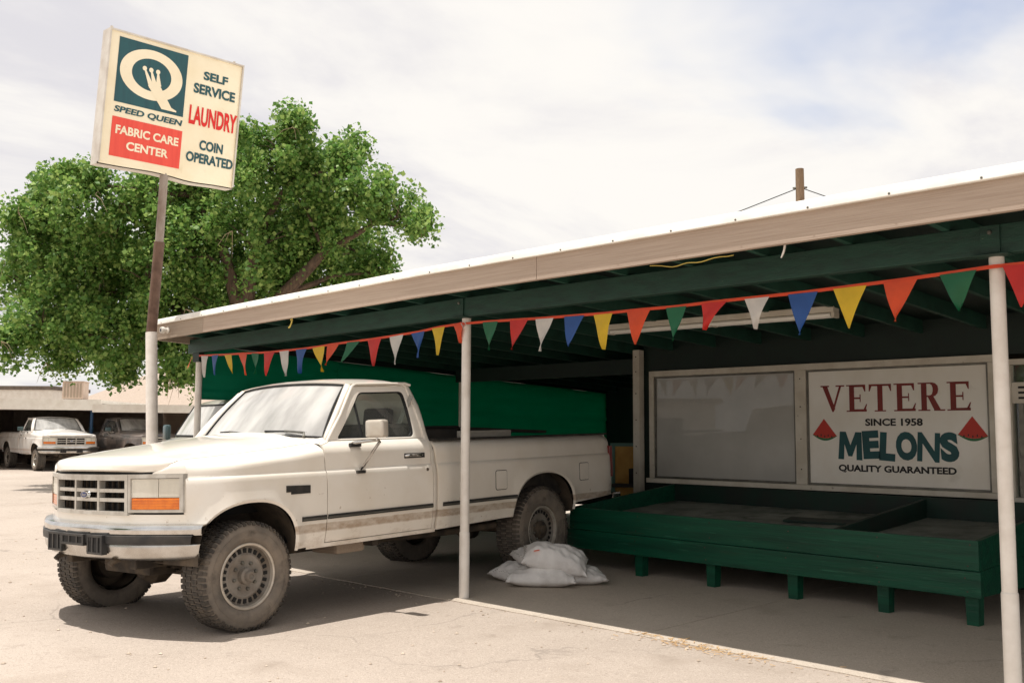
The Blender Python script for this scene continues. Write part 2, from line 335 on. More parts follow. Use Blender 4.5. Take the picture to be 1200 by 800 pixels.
# ------------------------------------------------------------------ mesh helpers
def rotm(rx=0, ry=0, rz=0):
    return Euler((rx, ry, rz)).to_matrix()
class MB:
    def __init__(s): s.v = []; s.f = []
    def quadgrid(s, rows, close_u=False, close_v=False, flip=False):
        """rows: list of lists of points"""
        b = len(s.v); n = len(rows[0]); m = len(rows)
        for r in rows: s.v += [tuple(p) for p in r]
        for i in range(m - (0 if close_v else 1)):
            for j in range(n - (0 if close_u else 1)):
                i2, j2 = (i + 1) % m, (j + 1) % n
                q = (b + i * n + j, b + i * n + j2, b + i2 * n + j2, b + i2 * n + j)
                s.f.append(q[::-1] if flip else q)
        return s
    def box(s, c, d, rot=None):
        b = len(s.v); R = rot or Matrix.Identity(3); c = Vector(c)
        for z in (-.5, .5):
            for y in (-.5, .5):
                for x in (-.5, .5):
                    s.v.append(tuple(c + R @ Vector((x * d[0], y * d[1], z * d[2]))))
        for q in ((0, 2, 3, 1), (4, 5, 7, 6), (0, 1, 5, 4), (2, 6, 7, 3), (0, 4, 6, 2), (1, 3, 7, 5)):
            s.f.append(tuple(b + i for i in q))
        return s
    def span(s, a, bb):
        a, bb = Vector(a), Vector(bb)
        return s.box((a + bb) / 2, [abs(v) for v in (bb - a)])
    def beam(s, a, bb, w, h, up=(0, 0, 1)):
        a, bb = Vector(a), Vector(bb); d = bb - a; L = d.length; d.normalize()
        sd_ = d.cross(Vector(up)).normalized(); u = sd_.cross(d)
        R = Matrix((sd_, d, u)).transposed()
        return s.box((a + bb) / 2, (w, L, h), R)
    def tube(s, path, r, n=8, cap=True):
        P = [Vector(p) for p in path]; b = len(s.v); m = len(P)
        rs = r if isinstance(r, (list, tuple)) else [r] * m
        t0 = (P[1] - P[0]).normalized()
        a = Vector((0, 0, 1)) if abs(t0.z) < .9 else Vector((1, 0, 0))
        u = t0.cross(a).normalized()
        for i in range(m):
            t = (P[min(i + 1, m - 1)] - P[max(i - 1, 0)])
            t = t.normalized() if t.length > 1e-9 else t0
            u = (u - t * u.dot(t)).normalized(); w = t.cross(u)
            for k in range(n):
                an = 2 * PI * k / n
                s.v.append(tuple(P[i] + (u * math.cos(an) + w * math.sin(an)) * rs[i]))
        for i in range(m - 1):
            for k in range(n):
                k2 = (k + 1) % n
                s.f.append((b + i * n + k, b + i * n + k2, b + (i + 1) * n + k2, b + (i + 1) * n + k))
        if cap:
            s.f.append(tuple(b + k for k in range(n))[::-1]); s.f.append(tuple(b + (m - 1) * n + k for k in range(n)))
        return s
    def lathe(s, prof, n, c=(0, 0, 0), axis='z', cap=False):
        """prof: (radius, height)"""
        rows = []
        for (r, h) in prof:
            row = []
            for k in range(n):
                a = 2 * PI * k / n; x, y = r * math.cos(a), r * math.sin(a)
                p = {'z': (x, y, h), 'x': (h, x, y), 'y': (x, h, y)}[axis]
                row.append((p[0] + c[0], p[1] + c[1], p[2] + c[2]))
            rows.append(row)
        b = len(s.v)
        s.quadgrid(rows, close_u=True, flip=(axis == 'y'))
        if cap:
            m = len(rows)
            s.f.append(tuple(b + k for k in range(n))[::-1]); s.f.append(tuple(b + (m - 1) * n + k for k in range(n)))
        return s
    def prism(s, poly, a, d):
        """poly: list of 3D points (planar), extruded by vector d (from offset a)"""
        b = len(s.v); n = len(poly); a = Vector(a); d = Vector(d)
        for p in poly: s.v.append(tuple(Vector(p) + a))
        for p in poly: s.v.append(tuple(Vector(p) + a + d))
        s.f.append(tuple(range(b, b + n))[::-1]); s.f.append(tuple(range(b + n, b + 2 * n)))
        for i in range(n):
            j = (i + 1) % n; s.f.append((b + i, b + j, b + n + j, b + n + i))
        return s
    def add(s, verts, faces):
        b = len(s.v); s.v += [tuple(p) for p in verts]; s.f += [tuple(b + i for i in f) for f in faces]; return s
    def build(s, name, material=None, parent=None, smooth=False, bevel=0, merge=True, angle=35, solid=0, mirror=False, fix=True):
        me = bpy.data.meshes.new(name)
        if mirror:
            nv = len(s.v); s.v += [(-x, y, z) for x, y, z in s.v]; s.f += [tuple(nv + i for i in f[::-1]) for f in s.f]
        bm = bmesh.new()
        vs = [bm.verts.new(p) for p in s.v]
        for f in s.f:
            try: bm.faces.new([vs[i] for i in f])
            except ValueError: pass
        if merge: bmesh.ops.remove_doubles(bm, verts=bm.verts, dist=1e-5); bmesh.ops.dissolve_degenerate(bm, dist=1e-6, edges=bm.edges)
        if fix: bmesh.ops.recalc_face_normals(bm, faces=bm.faces)
        if bevel:
            es = [e for e in bm.edges if len(e.link_faces) == 2 and e.calc_face_angle(0) > .5]
            bmesh.ops.bevel(bm, geom=es, offset=bevel, segments=2, affect='EDGES', profile=.6, clamp_overlap=True)
        bm.to_mesh(me); bm.free()
        o = bpy.data.objects.new(name, me); col.objects.link(o)
        if material: me.materials.append(M[material] if isinstance(material, str) else material)
        if smooth:
            for p in me.polygons: p.use_smooth = True
            me.set_sharp_from_angle(angle=math.radians(angle))
        if parent: o.parent = parent
        if solid:
            md = o.modifiers.new('thickness', 'SOLIDIFY'); md.thickness = solid; md.offset = -1
        return o
def tag(o, label=None, cat=None, group=None, kind=None):
    if label: o['label'] = label
    if cat: o['category'] = cat
    if group: o['group'] = group
    if kind: o['kind'] = kind
    return o
def thing(name, label, cat, loc=(0, 0, 0), rot=(0, 0, 0), group=None):
    o = bpy.data.objects.new(name, None); col.objects.link(o)
    o.empty_display_size = .2; o.location = loc; o.rotation_euler = rot
    return tag(o, label, cat, group)
def lerp(x, xs, ys):
    if x <= xs[0]: return ys[0]
    for i in range(1, len(xs)):
        if x <= xs[i]:
            t = (x - xs[i - 1]) / (xs[i] - xs[i - 1]); return ys[i - 1] + t * (ys[i] - ys[i - 1])
    return ys[-1]
def frange(a, b, n): return [a + (b - a) * i / (n - 1) for i in range(n)]

def text_geo(s, offset=0.0):
    cu = bpy.data.curves.new('t', 'FONT'); cu.body = s; cu.size = 1.0; cu.offset = offset; cu.resolution_u = 4
    ob = bpy.data.objects.new('t', cu); col.objects.link(ob)
    dg = bpy.context.evaluated_depsgraph_get()
    me = bpy.data.meshes.new_from_object(ob.evaluated_get(dg))
    V = [v.co.copy() for v in me.vertices]; F = [tuple(p.vertices) for p in me.polygons]
    bpy.data.objects.remove(ob); bpy.data.curves.remove(cu); bpy.data.meshes.remove(me)
    return V, F
def fit(V, box):
    x0, x1, y0, y1 = box
    a0, a1 = min(v[0] for v in V), max(v[0] for v in V); b0, b1 = min(v[1] for v in V), max(v[1] for v in V)
    return [(x0 + (v[0] - a0) / (a1 - a0) * (x1 - x0), y0 + (v[1] - b0) / (b1 - b0) * (y1 - y0)) for v in V]
def lettering(name, s, box, mapf, material, parent, offset=0.02, slant=0.0, lift=0.003, wob=0.0):
    V, F = text_geo(s, offset); P = fit(V, box)
    if slant: P = [(x + (y - box[2]) * slant, y) for x, y in P]
    mb = MB(); mb.add([mapf(x, y, lift) for x, y in P], F)
    return mb.build(name, material, parent, merge=False, fix=False)

# =================================================================== SETTING
LOT = -.008
g = MB()
# one sheet to the horizon, finer near the camera
xs = [-900, -300, -120, -60, -30, -15, -8, -4, 0, 4, 8, 15, 40, 120, 400, 900]
ys = [-900, -300, -100, -40, -15, -8, -4, -2, -.13, 2, 5, 10, 20, 40, 100, 300, 900]
g.quadgrid([[(x, y, LOT) for x in xs] for y in ys])
tag(g.build('ground', 'lot'), kind='structure')
SLOPE = .012
def slab_z(y): return SLOPE * max(y, 0) if y > -.13 else LOT
slab = bpy.data.objects.new('concrete_slab', None); col.objects.link(slab); slab['kind'] = 'structure'
jx = [-4.95, -1.62, 1.92, 5.4, 9.3]; jy = [-.13, 3.3, 7.6]
for i in range(4):
    for j in range(2):
        x0, x1, y0, y1 = jx[i] + .004, jx[i + 1] - .004, jy[j] + (.004 if j else 0), jy[j + 1] - .004
        m_ = MB(); P = [(x0, y0), (x1, y0), (x1, y1), (x0, y1)]
        # slightly chipped front edge
        if j == 0:
            n = 24; fr_ = [(x0 + (x1 - x0) * k / n, y0 + random.uniform(0, .014)) for k in range(n + 1)]
            P = fr_ + [(x1, y1), (x0, y1)]
        top = [(x, y, SLOPE * y) for x, y in P]
        m_.prism([(x, y, z - .12) for x, y, z in top], (0, 0, 0), (0, 0, .12))
        m_.build('slab_panel', 'slab', slab)
# joint filler under the gaps
MB().span((-4.9, -.10, -.2), (9.2, 7.5, -.03)).build('slab_bed', 'chassis', slab)

# =================================================================== CANOPY
def dz(x): return .011 * min(x, 0)
can = thing('market_canopy', 'long low canopy with dark green rafters and tan fascia over the produce bin', 'canopy', (0, 0, 0))
XL, XR = -4.80, 9.2
def strip(mb, y0, y1, z0, z1, x0=XL, x1=XR, slope=0):
    """a board along x that follows the sag of the roof"""
    xs_ = sorted(set([x0, x1] + [v for v in (-3, -1.5, 0) if x0 < v < x1]))
    rows = []
    for x in xs_:
        d = dz(x)
        rows.append([(x, y0, z0 + d), (x, y1, z0 + d + slope), (x, y1, z1 + d + slope), (x, y0, z1 + d)])
    b = len(mb.v); mb.quadgrid(rows, close_u=True)
    n = len(rows); mb.f.append((b, b + 1, b + 2, b + 3)); mb.f.append(tuple(b + (n - 1) * 4 + k for k in (3, 2, 1, 0)))
    return mb
strip(MB(), -.045, .045, 2.305, 2.462).build('beam', 'green_beam', can, bevel=.004)
strip(MB(), -.034, .034, 2.20, 2.3045, XL + .1, -4.55).build('beam_packer', 'green_dark', can)
# fascia boards butted end to end
for (a, b, mt) in ((XL, -3.62, 'fascia_dull'), (-3.616, 1.30, 'fascia_wood'), (1.304, XR, 'fascia_wood')):
    strip(MB(), -.478, -.440, 2.432, 2.612, a, b).build('fascia_board', mt, can, bevel=.003)
m_ = MB()
prof_ = [(-.4785, 2.598), (-.503, 2.598), (-.506, 2.603), (-.500, 2.640), (-.492, 2.656), (-.476, 2.665), (-.430, 2.668), (-.29, 2.660), (-.29, 2.648), (-.4785, 2.640)]
m_.quadgrid([[(x, y, z + dz(x)) for y, z in prof_] for x in (XL - .01, -3, -1.5, 0, XR)], close_u=True)
m_.f.append(tuple(range(len(prof_)))); m_.f.append(tuple(range(4 * len(prof_), 5 * len(prof_)))[::-1])
m_.build('roof_edge', 'white_metal', can, smooth=True, angle=40)
# screws in the metal edge
m_ = MB()
for k in range(30):
    x = XL + .25 + k * .47
    m_.lathe([(.0, -.510), (.006, -.509), (.007, -.4985)], 8, (x, 0, 2.612 + dz(x)), 'y')
tag(m_.build('roof_edge_screws', 'alu', can, smooth=True), kind='stuff')
# roof deck slopes to the back
def roof_z(y): return 2.46 - .05 * y
m_ = MB(); xs_ = [XL, -3, -1.5, 0, XR]
for (z0, z1, y0, y1, nm, mt) in ((.125, .150, -.439, 7.6, 'roof_deck', 'green_dark'), (.151, .166, -.30, 7.62, 'roof_sheet', 'white_metal')):
    m_ = MB(); rows = []
    for x in xs_:
        rows.append([(x, y0, roof_z(y0) + z0 + dz(x)), (x, y1, roof_z(y1) + z0 + dz(x)), (x, y1, roof_z(y1) + z1 + dz(x)), (x, y0, roof_z(y0) + z1 + dz(x))])
    m_.quadgrid(rows, close_u=True); n = len(rows); m_.f.append((0, 1, 2, 3)); m_.f.append(tuple((n - 1) * 4 + k for k in (3, 2, 1, 0)))
    m_.build(nm, mt, can)
for k in range(25):
    x = 9.1 - .565 * k
    if x < -4.7: break
    m_ = MB(); a, b = (x, -.44, roof_z(-.44) + .064 + dz(x)), (x, 7.55, roof_z(7.55) + .064 + dz(x))
    m_.beam(a, b, .040, .122); m_.build('rafter', 'green_rafter', can)
MB().beam((XL + .02, -.438, 2.52 + dz(XL)), (XL + .02, 7.6, 2.52 + dz(XL) - .40), .036, .17).build('end_fascia', 'fascia_dull', can)
# inner beam and its posts
MB().span((-4.06, 3.50, 2.03), (-.90, 3.60, 2.20)).build('inner_beam', 'green_dark', can)
MB().tube([(-4.0, 3.55, .05), (-4.0, 3.55, 2.03)], .035, 12).build('inner_post', 'white_frame', can, smooth=True)
# front posts: pipe in a wider sleeve
for x, zt in ((-4.66, 2.20 + 0), (0.0, 2.305), (4.25, 2.305), (8.6, 2.305)):
    m_ = MB(); zt = zt + (dz(x) if x < -1 else 0); yb = .03
    m_.lathe([(.043, -.03), (.043, .52), (.041, .53), (.0385, .532), (.0385, zt)], 20, (x, yb, 0), 'z', cap=True)
    m_.build('post', 'white_post', can, smooth=True, angle=40)
    if x > -1:
        bk = MB(); bk.box((x, -.052, 2.385), (.10, .008, .15)); bk.box((x, -.02, 2.301), (.19, .12, .006))
        bo = bk.build('post_bracket', 'green_beam', can, bevel=.002)
        MB().lathe([(0, -.068), (.010, -.067), (.012, -.0565)], 10, (x, 0, 2.42), 'y').build('bolt', 'alu', bo, smooth=True)
# small white flood lamp on the fascia
fl = thing('flood_lamp', 'small white round lamp fixed to the tan fascia board at its sign pole end', 'lamp', (-4.42, -.48, 2.47))
MB().lathe([(.0, -.012), (.035, -.012), (.035, 0)], 16, (0, 0, 0), 'y', cap=True).build('base_plate', 'white_metal', fl, smooth=True)
MB().lathe([(.02, -.012), (.026, -.03), (.038, -.06), (.036, -.085), (.022, -.088), (0, -.086)], 16, (0, 0, -.005), 'y').build('lamp_head', 'white_metal', fl, smooth=True)
MB().lathe([(.0, -.0895), (.020, -.0895)], 14, (0, 0, -.005), 'y').build('lamp_lens', 'black_plastic', fl)
# loose wires under the fascia
pts = [(2.28 + .62 * t, -.435 + .02 * math.sin(t * 7), 2.425 - .022 * math.sin(PI * t) ** .6 + .006 * math.sin(17 * t)) for t in frange(0, 1, 16)]
tag(MB().tube(pts, .0032, 6).build('yellow_cord', 'yellow_cord', smooth=True), 'thin yellow cord tacked along the bottom of the tan fascia', 'cord')
pts = [(3.25 - .02 * t * t, -.43 - .01 * t, 2.435 - .075 * t) for t in frange(0, 1, 7)]
tag(MB().tube(pts, [.007, .007, .006, .006, .006, .005, .004], 6).build('wire_tail', 'white_post', smooth=True), 'short white wire end hanging from the tan fascia', 'wire')
pts = [(-2.0 + .03 * math.sin(5 * t), -.42, 2.40 - .05 * t + .03 * math.sin(6 * t)) for t in frange(0, 1, 9)]
tag(MB().tube(pts, .007, 6).build('rope_scrap', 'yellow_cord', smooth=True), 'frayed yellow rope scrap knotted under the fascia above the white pickup', 'rope')

# =================================================================== SHOP (window wall) behind the bins
shop = thing('produce_shop', 'dark green produce shop wall with pale framed windows under the canopy', 'shop', (0, 3.6, 0))
def sp(name, a, b, mt, parent=shop, bevel=.002):
    a = (a[0], a[1] - 3.6, a[2]); b = (b[0], b[1] - 3.6, b[2])
    return MB().span(a, b).build(name, mt, parent, bevel=bevel)
sp('wall_upper', (-.90, 3.60, 2.05), (9.1, 3.68, 2.42), 'green_dark', bevel=0)
sp('wall_lower', (-.90, 3.60, .03), (9.1, 3.68, .80), 'green_dark', bevel=0)
sp('side_wall', (-.90, 3.681, .03), (-.82, 7.4, 2.36), 'green_dark', bevel=0)
sp('back_wall', (-4.78, 7.44, .03), (9.1, 7.52, 2.24), 'green_dark', bevel=0)
sp('inner_partition', (-.80, 4.6, .03), (9.1, 4.68, 2.3), 'grey_shed', bevel=0)
sp('wall_pier', (-.90, 3.60, .80), (-.775, 3.68, 2.05), 'green_dark', bevel=0)
cp = sp('corner_post', (-.975, 3.49, .05), (-.885, 3.58, 2.30), 'white_frame')
m_ = MB()
for z in (.9, 1.2, 1.5, 1.8, 2.05, 2.22): m_.lathe([(0, -.116), (.007, -.1155), (.008, -.1095)], 8, (-.93, 0, z), 'y')
tag(m_.build('nails', 'chassis', cp), kind='stuff')
wf = tag(sp('window_frame', (-.775, 3.53, 1.985), (3.00, 3.62, 2.048), 'white_frame'))
sp('window_sill', (-.80, 3.50, .80), (3.02, 3.62, .850), 'white_frame')
sp('frame_stile', (-.775, 3.53, .851), (-.715, 3.62, 1.984), 'white_frame')
mu = sp('mullion', (1.055, 3.53, .851), (1.175, 3.62, 1.984), 'white_frame')
m_ = MB()
for z in (1.0, 1.3, 1.62, 1.9): m_.lathe([(0, -.076), (.006, -.0755), (.007, -.0695)], 8, (1.115, 0, z), 'y')
tag(m_.build('nails', 'chassis', mu), kind='stuff')
sp('frame_stile', (2.925, 3.53, .851), (3.00, 3.62, 1.984), 'white_frame')
def bead(x0, x1, z0, z1, y=3.545, w=.018):
    m_ = MB()
    for a, b in (((x0, y, z0), (x1, y + .03, z0 + w)), ((x0, y, z1 - w), (x1, y + .03, z1)), ((x0, y, z0 + w), (x0 + w, y + .03, z1 - w)), ((x1 - w, y, z0 + w), (x1, y + .03, z1 - w))):
        m_.span((a[0], a[1] - 3.6, a[2]), (b[0], b[1] - 3.6, b[2]))
    return m_.build('glazing_bead', 'alu', shop)
bead(-.713, 1.053, .853, 1.982); bead(1.177, 2.923, .853, 1.982)
sp('pane', (-.695, 3.566, .872), (1.035, 3.574, 1.964), 'frosted_pane', bevel=0)
# next window bay, half hidden by the front post
sp('frame_stile', (3.06, 3.53, .82), (3.115, 3.62, 1.95), 'white_frame')
sp('window_head', (3.06, 3.53, 1.951), (9.0, 3.62, 2.00), 'white_frame')
sp('window_sill', (3.06, 3.51, .78), (9.0, 3.62, .819), 'white_frame')
sp('wall_pier', (3.002, 3.60, .80), (3.058, 3.68, 2.05), 'green_dark', bevel=0)
for x in (4.4, 5.9, 7.4): sp('frame_stile', (x, 3.53, .82), (x + .08, 3.62, 1.95), 'white_frame')
for x0, x1 in ((3.115, 4.4), (4.48, 5.9), (5.98, 7.4), (7.48, 9.0)):
    sp('pane', (x0, 3.59, .82), (x1, 3.598, 1.95), 'side_glass', bevel=0)
# slotted panel in front of the glass
vp = sp('slotted_panel', (3.117, 3.535, 1.62), (4.398, 3.56, 1.80), 'white_frame')
for k in range(12):
    for j, z in enumerate((1.665, 1.71, 1.755)):
        x = 3.17 + k * .10
        sp('slot', (x, 3.530, z - .009), (x + .065, 3.5345, z + .009), 'black', vp, bevel=0)
sp('frame_stile', (3.16, 3.55, .82), (3.20, 3.585, 1.62), 'alu')

# VETERE MELONS sign in the right bay
ms_ = thing('melon_sign', 'white painted sign board reading VETERE MELONS with two watermelon slices', 'sign', (2.05, 3.56, .87))
MB().span((-.87, .0, .002), (.87, .012, 1.094)).build('sign_board', 'sign_panel', ms_)
def bmap(x, z, l): return (x - 2.05, -l, z - .87)
# serif capitals drawn by hand
SER = {
 'V': (1.0, [[(.0, 1), (.0, .95), (.36, .95), (.36, 1)], [(.64, 1), (.64, .95), (1.0, .95), (1.0, 1)], [(.08, .96), (.28, .96), (.60, .12), (.53, .0), (.48, .0)], [(.53, .0), (.50, .12), (.78, .96), (.87, .96)]]),
 'E': (.86, [[(.02, 1), (.02, .955), (.80, .955), (.80, 1)], [(.02, .045), (.02, 0), (.84, 0), (.84, .045)], [(.14, .96), (.14, .04), (.34, .04), (.34, .96)], [(.34, .955), (.34, .915), (.80, .915), (.80, .955)], [(.75, .92), (.69, .92), (.77, .74), (.80, .74), (.80, .92)], [(.34, .53), (.34, .47), (.60, .47), (.60, .53)], [(.57, .64), (.57, .36), (.60, .36), (.60, .64)], [(.34, .09), (.34, .045), (.84, .045), (.84, .09)], [(.72, .085), (.80, .085), (.86, .28), (.83, .28)]]),
 'T': (.92, [[(.02, 1), (.02, .93), (.90, .93), (.90, 1)], [(.02, .935), (.02, .74), (.05, .74), (.13, .935)], [(.90, .935), (.79, .935), (.87, .74), (.90, .74)], [(.36, .94), (.36, .04), (.56, .04), (.56, .94)], [(.24, .045), (.24, 0), (.68, 0), (.68, .045)]]),
 'R': (1.0, [[(.02, 1), (.02, .955), (.55, .955), (.55, 1)], [(.02, .045), (.02, 0), (.46, 0), (.46, .045)], [(.14, .96), (.14, .04), (.34, .04), (.34, .96)], [(.54, 1), (.66, .97), (.75, .88), (.77, .75), (.74, .62), (.66, .53), (.54, .49), (.34, .49), (.34, .545), (.47, .545), (.54, .59), (.57, .70), (.57, .80), (.54, .90), (.48, .945), (.48, 1)], [(.38, .50), (.58, .52), (.84, .045), (.60, .045)], [(.60, .05), (.60, 0), (1.0, 0), (1.0, .05)]]),
}
x = 0; big = []
for i, ch in enumerate('VETERE'):
    w, polys = SER[ch]
    for k, p in enumerate(polys): big.append((i, [(x + a, b) for a, b in p], k))
    x += w + .06
W_ = x - .06
for i in range(6):
    m_ = MB()
    for (j, p, k) in big:
        if j == i:
            x0 = 1.325 + 0; pts = [bmap(1.325 + a / W_ * 1.44, 1.565 + b * .258, 0) for a, b in p]
            m_.prism(pts, (0, -.0005, 0), (0, -.0024 - .0003 * k, 0))
    m_.build('letter', 'paint_red', ms_, merge=False)
lettering('lettering', 'SINCE 1958', (1.778, 2.33, 1.428, 1.498), bmap, 'paint_black', ms_, .036)
lettering('lettering', 'QUALITY GUARANTEED', (1.497, 2.62, .983, 1.058), bmap, 'paint_black', ms_, .04)
x = 1.50
for ch, w, dy_, rot in (('M', .245, .0, -2), ('E', .165, .012, 3), ('L', .155, -.004, -4), ('O', .20, .004, 5), ('N', .205, -.004, -3), ('S', .165, .0, 4)):
    V, F = text_geo(ch, .036 if ch in 'N' else .062)
    if ch == 'M': V, F = [(0, 0), (.24, 0), (.25, .55), (.42, .12), (.58, .12), (.75, .55), (.76, 0), (1.0, 0), (.95, 1), (.70, 1), (.5, .52), (.30, 1), (.05, 1)], [tuple(range(13))]
    P = fit(V, (x, x + w, 1.106 + dy_, 1.372 + dy_))
    cx_, cy_ = x + w / 2, 1.24; ca, sa = math.cos(math.radians(rot)), math.sin(math.radians(rot))
    P = [(cx_ + (a - cx_) * ca - (b - cy_) * sa, cy_ + (a - cx_) * sa + (b - cy_) * ca) for a, b in P]
    MB().add([bmap(a, b, .003) for a, b in P], F).build('letter', 'paint_teal', ms_, merge=False, fix=False)
    x += w + .002
for (ax, az, lx, lz, rx, rz) in ((1.352, 1.499, 1.233, 1.346, 1.482, 1.333), (2.770, 1.513, 2.643, 1.353, 2.898, 1.340)):
    arc = lambda drop, e: [(lx - e + (rx - lx + 2 * e) * t, lz + (rz - lz) * t - drop * math.sin(PI * t) - e * .3) for t in frange(0, 1, 13)]
    m_ = MB(); m_.prism([bmap(a, b, 0) for a, b in [(ax, az)] + arc(.030, 0)], (0, -.0005, 0), (0, -.0028, 0)); sl = m_.build('melon_slice', 'melon_red', ms_, merge=False)
    up, dn = arc(.031, 0), arc(.052, .006)
    m_ = MB(); m_.prism([bmap(a, b, 0) for a, b in up + dn[::-1]], (0, -.0006, 0), (0, -.003, 0)); m_.build('rind', 'paint_green', sl, merge=False)
    m_ = MB()
    for k in range(5):
        t = .2 + .15 * k; sx = lx + (rx - lx) * t; sz = lz + (rz - lz) * t - .012 + .01 * (k % 2)
        m_.prism([bmap(sx + .006 * math.cos(a), sz + .011 * math.sin(a), 0) for a in frange(0, 2 * PI * 7 / 8, 8)], (0, -.003, 0), (0, -.001, 0))
    m_.build('seeds', 'paint_black', sl, merge=False)

# =================================================================== MELON BINS
ang = math.atan2(1.715 - 1.96, 3.47 + .57)
L_ = math.hypot(3.47 + .57, .245)
bins = thing('produce_bin', 'long dark green plank produce bin on stubby legs below the shop windows', 'produce bin', (-.57, 1.96, 0), (0, 0, ang))
BD = 1.62     # depth
zf, zbk = .612, .792
MB().span((0, 0, .402), (L_, .038, .612)).build('front_board', 'green_boards', bins, bevel=.004)
MB().span((-.012, -.028, .222), (L_ + .02, .010, .400)).build('front_board', 'green_boards', bins, bevel=.004)
for (x0, x1) in ((0, .038), (L_ - .038, L_)):
    for z0a, z0b, z1a, z1b in ((.222, .222, .40, .52), (.403, .523, zf, zbk)):
        pl = [(x0, .0385, z0a), (x0, BD, z0b), (x0, BD, z1b), (x0, .0385, z1a)]
        MB().prism(pl, (0, 0, 0), (x1 - x0, 0, 0)).build('side_board', 'green_boards', bins, bevel=.003)
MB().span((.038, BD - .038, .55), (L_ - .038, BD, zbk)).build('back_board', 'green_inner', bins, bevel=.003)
xd = 2.86
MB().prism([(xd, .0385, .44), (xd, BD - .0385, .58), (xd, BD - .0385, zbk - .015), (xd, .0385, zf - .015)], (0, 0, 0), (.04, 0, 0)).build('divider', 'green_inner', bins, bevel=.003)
for (x0, x1) in ((.039, xd - .001), (xd + .041, L_ - .039)):
    MB().prism([(x0, .039, .47), (x0, BD - .039, .60), (x0, BD - .039, .615), (x0, .039, .485)], (0, 0, 0), (x1 - x0, 0, 0)).build('bin_floor', 'bin_floor', bins)
# a stray green board lying in the first bin
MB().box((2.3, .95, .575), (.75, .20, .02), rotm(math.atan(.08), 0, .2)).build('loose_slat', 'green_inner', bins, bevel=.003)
for lx in (.88, 1.71, 2.53, 3.31, 3.975):
    for back in (0, 1):
        y = .05 + back * (BD - .2); wz = slab_z(1.9 + back * 1.4) - .004
        t_ = MB(); t_.quadgrid([[(lx - .05 + e, y - .02 + e * .4, z), (lx + .05 - e, y - .02 + e * .4, z), (lx + .05 - e, y + .07 - e * .4, z), (lx - .05 + e, y + .07 - e * .4, z)] for z, e in ((wz, .008), (.30, 0))], close_u=True)
        t_.f.append((0, 1, 2, 3)); t_.f.append((7, 6, 5, 4)); t_.build('leg', 'green_boards', bins, bevel=.003)

m_ = MB()
for lx in (.06, .88, 1.71, 2.53, 3.31, 3.975):
    for z, y in ((.44, -.0005), (.57, -.0005), (.26, -.0285), (.36, -.0285)):
        m_.lathe([(0, y - .002), (.006, y - .0015), (.007, y + .001)], 8, (lx + random.uniform(-.02, .02), 0, z + random.uniform(-.01, .01)), 'y')
tag(m_.build('nails', 'chassis', bins), kind='stuff')
# fluorescent batten under the rafters
fx = thing('tube_light', 'unlit cream twin tube batten light hung under the dark rafters', 'light fixture', (1.21, 1.88, 2.33), (0, 0, .057))
MB().span((-1.13, -.055, .0), (1.13, .055, .05)).build('housing', 'white_frame', fx, bevel=.006)
for y in (-.036, .036):
    MB().tube([(-1.10, y, -.022), (1.10, y, -.022)], .018, 12).build('tube', 'tube_glass', fx, smooth=True)
for x in (-1.12, 1.12, 0): MB().span((x - .014, -.05, -.045), (x + .014, .05, .0)).build('tube_holder', 'white_frame', fx, bevel=.004)
for x in (-.9, .9): MB().tube([(x, 0, .05), (x, 0, .075)], .008, 6).build('hanger', 'alu', fx)

# yellow plywood board standing in the dark corner
pb = thing('plywood_panel', 'yellow plywood panel in a grey green frame standing in the dark corner behind the truck', 'panel', (-1.66, 4.3, .125), (0, 0, .35))
MB().span((-.20, -.01, .05), (.42, .01, 1.06)).build('board', 'plywood', pb)
m_ = MB(); m_.span((-.26, -.02, 0), (-.20, .02, 1.10)); m_.span((-.20, -.02, 1.06), (.42, .02, 1.10)); m_.build('frame', 'plywood_frame', pb)
MB().span((-.20, -.14, .56), (.42, -.011, .60)).build('ledge', 'black_plastic', pb)
wb = thing('black_tin', 'small black tin box on the ledge of the yellow plywood panel', 'tin', (-1.50, 4.27, .725), (0, 0, .35))
MB().span((-.12, -.05, 0), (.20, .05, .19)).build('tin_body', 'black', wb, bevel=.006)
MB().tube([(0, 0, .19), (.0, 0, .22), (.02, 0, .235)], [.02, .016, .006], 8).build('spout', 'black', wb, smooth=True)

# =================================================================== TARP
tp_ = thing('shade_tarp', 'emerald green shade cloth hung as a side wall behind the white pickup', 'tarp', (-4.66, 0, 0))
rows = []
ycol = frange(.03, 1.99, 26) + frange(2.0, 7.46, 68)
for j in range(41):
    r = []
    for y in ycol:
        z0f = 1.715 if y < 1.995 else .25
        zt = 2.36 - .045 * y - (.015 * math.sin(y * 2.1) ** 2)
        z = z0f + (zt - z0f) * j / 40; t = (z - .25) / 2.0
        x = .035 * math.sin(y * 2.3 + .8 * math.sin(z * 3)) * (1 - .4 * t) + .018 * math.sin(y * 7 + z * 5 + math.sin(y * 2)) * (1.1 - t)
        fold = 1.80 - .03 * y + .03 * math.sin(y * .9)
        x += .022 * math.exp(-((z - fold) / .022) ** 2) - .015 * math.exp(-((z - fold + .05) / .03) ** 2)
        r.append((x, y, z))
    rows.append(r)
MB().quadgrid(rows).build('cloth', 'tarp', tp_, smooth=True, angle=180, solid=.004)
MB().beam((0.0, 0.06, 2.385), (0.0, 7.4, 2.05), .06, .07).build('top_rail', 'green_dark', tp_)

